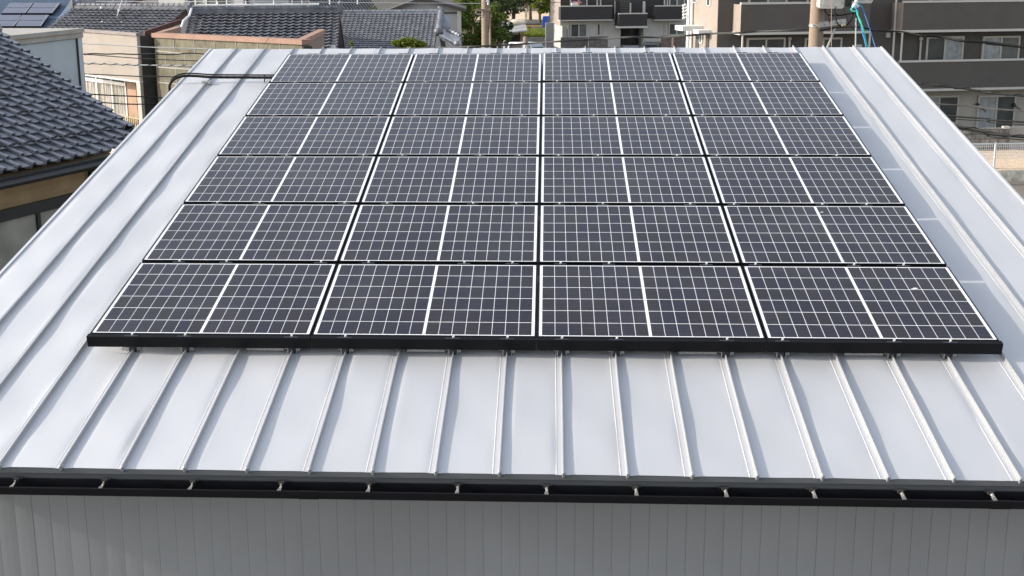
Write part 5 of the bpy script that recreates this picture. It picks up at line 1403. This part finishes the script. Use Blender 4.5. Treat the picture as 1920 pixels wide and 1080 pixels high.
# ================================================================== PLANTS
def leaves(mb, c, rad, n, size, rnd, squash=(1, 1, 1)):
    for _ in range(n):
        while True:
            p = Vector((rnd.uniform(-1, 1), rnd.uniform(-1, 1), rnd.uniform(-1, 1)))
            if p.length < 1 and p.length > rnd.random() * .9: break
        q = c + Vector((p.x * rad * squash[0], p.y * rad * squash[1], p.z * rad * squash[2]))
        d1 = Vector((rnd.gauss(0, 1), rnd.gauss(0, 1), rnd.gauss(0, .7))).normalized()
        d2 = d1.cross(Vector((rnd.gauss(0, 1), rnd.gauss(0, 1), rnd.gauss(0, 1)))).normalized()
        s = size * rnd.uniform(.6, 1.4)
        mb.add([q - d1 * s, q + d2 * s * .55, q + d1 * s, q - d2 * s * .55], [(0, 1, 2, 3)])
def tree(name, label, base, H, R0, mt, lumps=18, per=110, size=.16, seed=1, low=.25, group='trees and bushes behind the roof', cat='tree'):
    rnd = random.Random(seed)
    t = thing(name, base, label, cat, group)
    m = MB(); top = base + Z3 * H * .75
    mid = base + Vector((rnd.uniform(-.2, .2), 0, H * .4))
    m.tube([base, mid, top], [H * .028 + .04, H * .02 + .03, .03], 8)
    for q in range(6):
        a = q * 1.05 + rnd.random()
        s_ = base + (mid - base) * (.6 + .4 * rnd.random())
        m.tube([s_, s_ + Vector((math.cos(a) * R0 * .4, math.sin(a) * R0 * .4, H * .2)), s_ + Vector((math.cos(a) * R0 * .7, math.sin(a) * R0 * .7, H * .38))], [.06, .04, .02], 6)
    m.build('trunk', M['bark'], t, smooth=60)
    m = MB()
    for q in range(lumps):
        z = H * (low + (1 - low) * (q + .5) / lumps)
        f = math.sin(math.pi * min(1, max(.12, (z / H - low * .6) / (1.08 - low * .6)))) ** .6
        a = rnd.uniform(0, 6.28); rr = R0 * f * math.sqrt(rnd.uniform(.05, .8))
        leaves(m, base + Vector((math.cos(a) * rr, math.sin(a) * rr, z)), R0 * rnd.uniform(.30, .48), per, size, rnd, (1, 1, .75))
    m.build('crown', mt, t)
    return t
tree('leafy_tree', 'bright green leafy tree between the gable house and the concrete pole', gpos(886, 60, 92), 6.6, 1.5, M['leaf'], 26, 130, .13, 2, .15)
tree('leafy_bush', 'dense green bush at the foot of the pole left of the shed', gpos(890, 80, 88), 4.3, 1.6, M['leaf'], 18, 130, .13, 3, .05, cat='bush')
tree('leafy_bush', 'green climbing bush right behind the concrete pole', gpos(924, 70, 90), 5.6, 1.15, M['leaf'], 20, 130, .12, 4, .05, cat='bush')
tree('dark_tree', 'dark green tree right of the pole above the bush', gpos(934, 20, 104), 8.6, 1.5, M['leaf_dark'], 24, 120, .15, 5, .25)
tree('dark_tree', 'dark spreading tree above the shed roof', gpos(961, 20, 140), 8.6, 2.3, M['leaf_dark'], 24, 110, .2, 6, .38)
tree('dark_tree', 'broad dark tree filling the gap at the top edge over the stone post', gpos(994, 10, 196), 9.0, 2.6, M['leaf_dark'], 20, 110, .26, 7, .3)
tree('leafy_tree', 'yellow green round tree left of the blue truck', gpos(1012, 20, 186), 6.6, 1.7, M['leaf_lime'], 18, 110, .22, 8, .25)
tree('leafy_tree', 'tall green tree beside the far apartment end wall', gpos(1032, 10, 190), 9.5, 1.9, M['leaf'], 20, 110, .24, 9, .2)
tree('leafy_tree', 'light green tree at the top edge left of the dark spreading tree', gpos(925, -5, 170), 12.0, 3.6, M['leaf'], 26, 110, .3, 10, .3)
tree('leafy_tree', 'light green tree at the top edge above the timber truck', gpos(985, -8, 230), 14.0, 5.0, M['leaf'], 30, 110, .4, 11, .3)
tree('leafy_tree', 'pale green tree at the top edge beside the gable roof', gpos(880, -5, 130), 10.5, 2.6, M['leaf_lime'], 24, 110, .24, 12, .3)
tree('leafy_tree', 'far green tree at the top edge next to the far apartments', gpos(1035, -8, 240), 14.0, 4.0, M['leaf'], 26, 110, .4, 13, .25)
# pine shrub and small sprig in front of roof C
pn = thing('cloud_pruned_pine', gpos(766, 85, 42), 'yellow green cloud pruned pine top in front of the light tiled roof', 'pine')
rnd = random.Random(22); m = MB()
for (x, y, r_) in ((745, 81, .20), (755, 79, .24), (764, 76, .26), (772, 79, .25), (782, 82, .24), (791, 83, .16), (768, 86, .24), (740, 79, .12), (776, 86, .22)):
    leaves(m, at(x, y, 42), r_, 170, .055, rnd, (1.15, 1, .55))
m.build('crown', M['leaf_lime'], pn)
m = MB(); p_ = gpos(766, 85, 42); m.tube([p_, at(764, 100, 42), at(766, 84, 42)], [.09, .06, .03], 8); m.tube([at(764, 100, 42), at(748, 84, 42)], [.04, .02], 6); m.tube([at(764, 100, 42), at(784, 86, 42)], [.04, .02], 6); m.build('trunk', M['bark'], pn)
sg = thing('shrub_tip', gpos(658, 90, 41), 'small yellow green shrub tip at the dark barge board', 'shrub')
m = MB(); leaves(m, at(658, 80, 41), .07, 90, .03, rnd); leaves(m, at(659, 84, 41), .06, 60, .03, rnd); m.build('crown', M['leaf_lime'], sg)
m = MB(); m.tube([gpos(658, 90, 41), at(658, 81, 41)], [.03, .012], 6); m.build('stem', M['bark'], sg)
sg = thing('shrub_tip', gpos(701, 20, 79), 'small green shrub growing in front of the grey gable, left end', 'shrub')
m = MB(); leaves(m, at(700, 18, 79), .22, 120, .06, rnd, (1, 1, 1.6)); leaves(m, at(715, 21, 79), .2, 60, .06, rnd, (1.6, 1, .7)); m.build('crown', M['leaf'], sg)
m = MB(); m.tube([gpos(701, 20, 79), at(700, 18, 79)], [.05, .02], 6); m.build('stem', M['bark'], sg)
# raised grass field, its retaining wall and the pale path behind
GF_ = Facade(at(1003, 70, 136), R(3))
ztg = GF_.sz(1003, 69.5, 0)[1]
m = MB(); GF_.box(m, -4, 3.2, 0, ztg, -.3, 0); o = m.build('field_wall', M['concrete']); tag(o, 'low grey concrete wall holding up the bright grass', 'wall')
m = MB(); GF_.box(m, -10, 9, 0, ztg - .05, -16, -.301); struct(m.build('field', M['ground']))
m = MB(); rnd = random.Random(31)
for _ in range(5200):
    s_ = rnd.uniform(-2.5, 3.0); o_ = -rnd.random() ** 1.4 * 13 - .31
    p_ = GF_.pt(s_, ztg - .06, o_); h_ = rnd.uniform(.3, .8); a_ = rnd.uniform(0, 6.28)
    w_ = Vector((math.cos(a_), math.sin(a_), 0)) * .035; ln = Vector((rnd.uniform(-.2, .2), rnd.uniform(-.2, .2), h_))
    m.add([p_ - w_, p_ + w_, p_ + ln], [(0, 1, 2)])
o = m.build('grass', M['leaf_lime']); o['kind'] = 'stuff'; tag(o, 'bright yellow green grass on the raised field behind the cars', 'grass')
m = MB(); pc = at(1000, 36, 205); m.box((pc.x - 25, pc.y - 8, 0.004), (50, 0, 0), (0, 40, 0), (0, 0, .03)); struct(m.build('sandy_path', M['gravel']))
o = thing('stone_post', gpos(986, 36, 198), 'pale weathered stone post standing in front of the far dark tree', 'post')
z_ = at(986, 16, 198).z; m = MB(); m.prism([o.location + Vector((x, y, 0)) for x, y in ((-.2, -.2), (.2, -.2), (.2, .2), (-.2, .2))], (0, 0, max(.8, z_))); m.build('post_shaft', M['tarp'], o)
m = MB(); m.sphere(o.location + Z3 * max(.8, z_), .2, 8, 5); m.build('post_cap', M['tarp'], o)
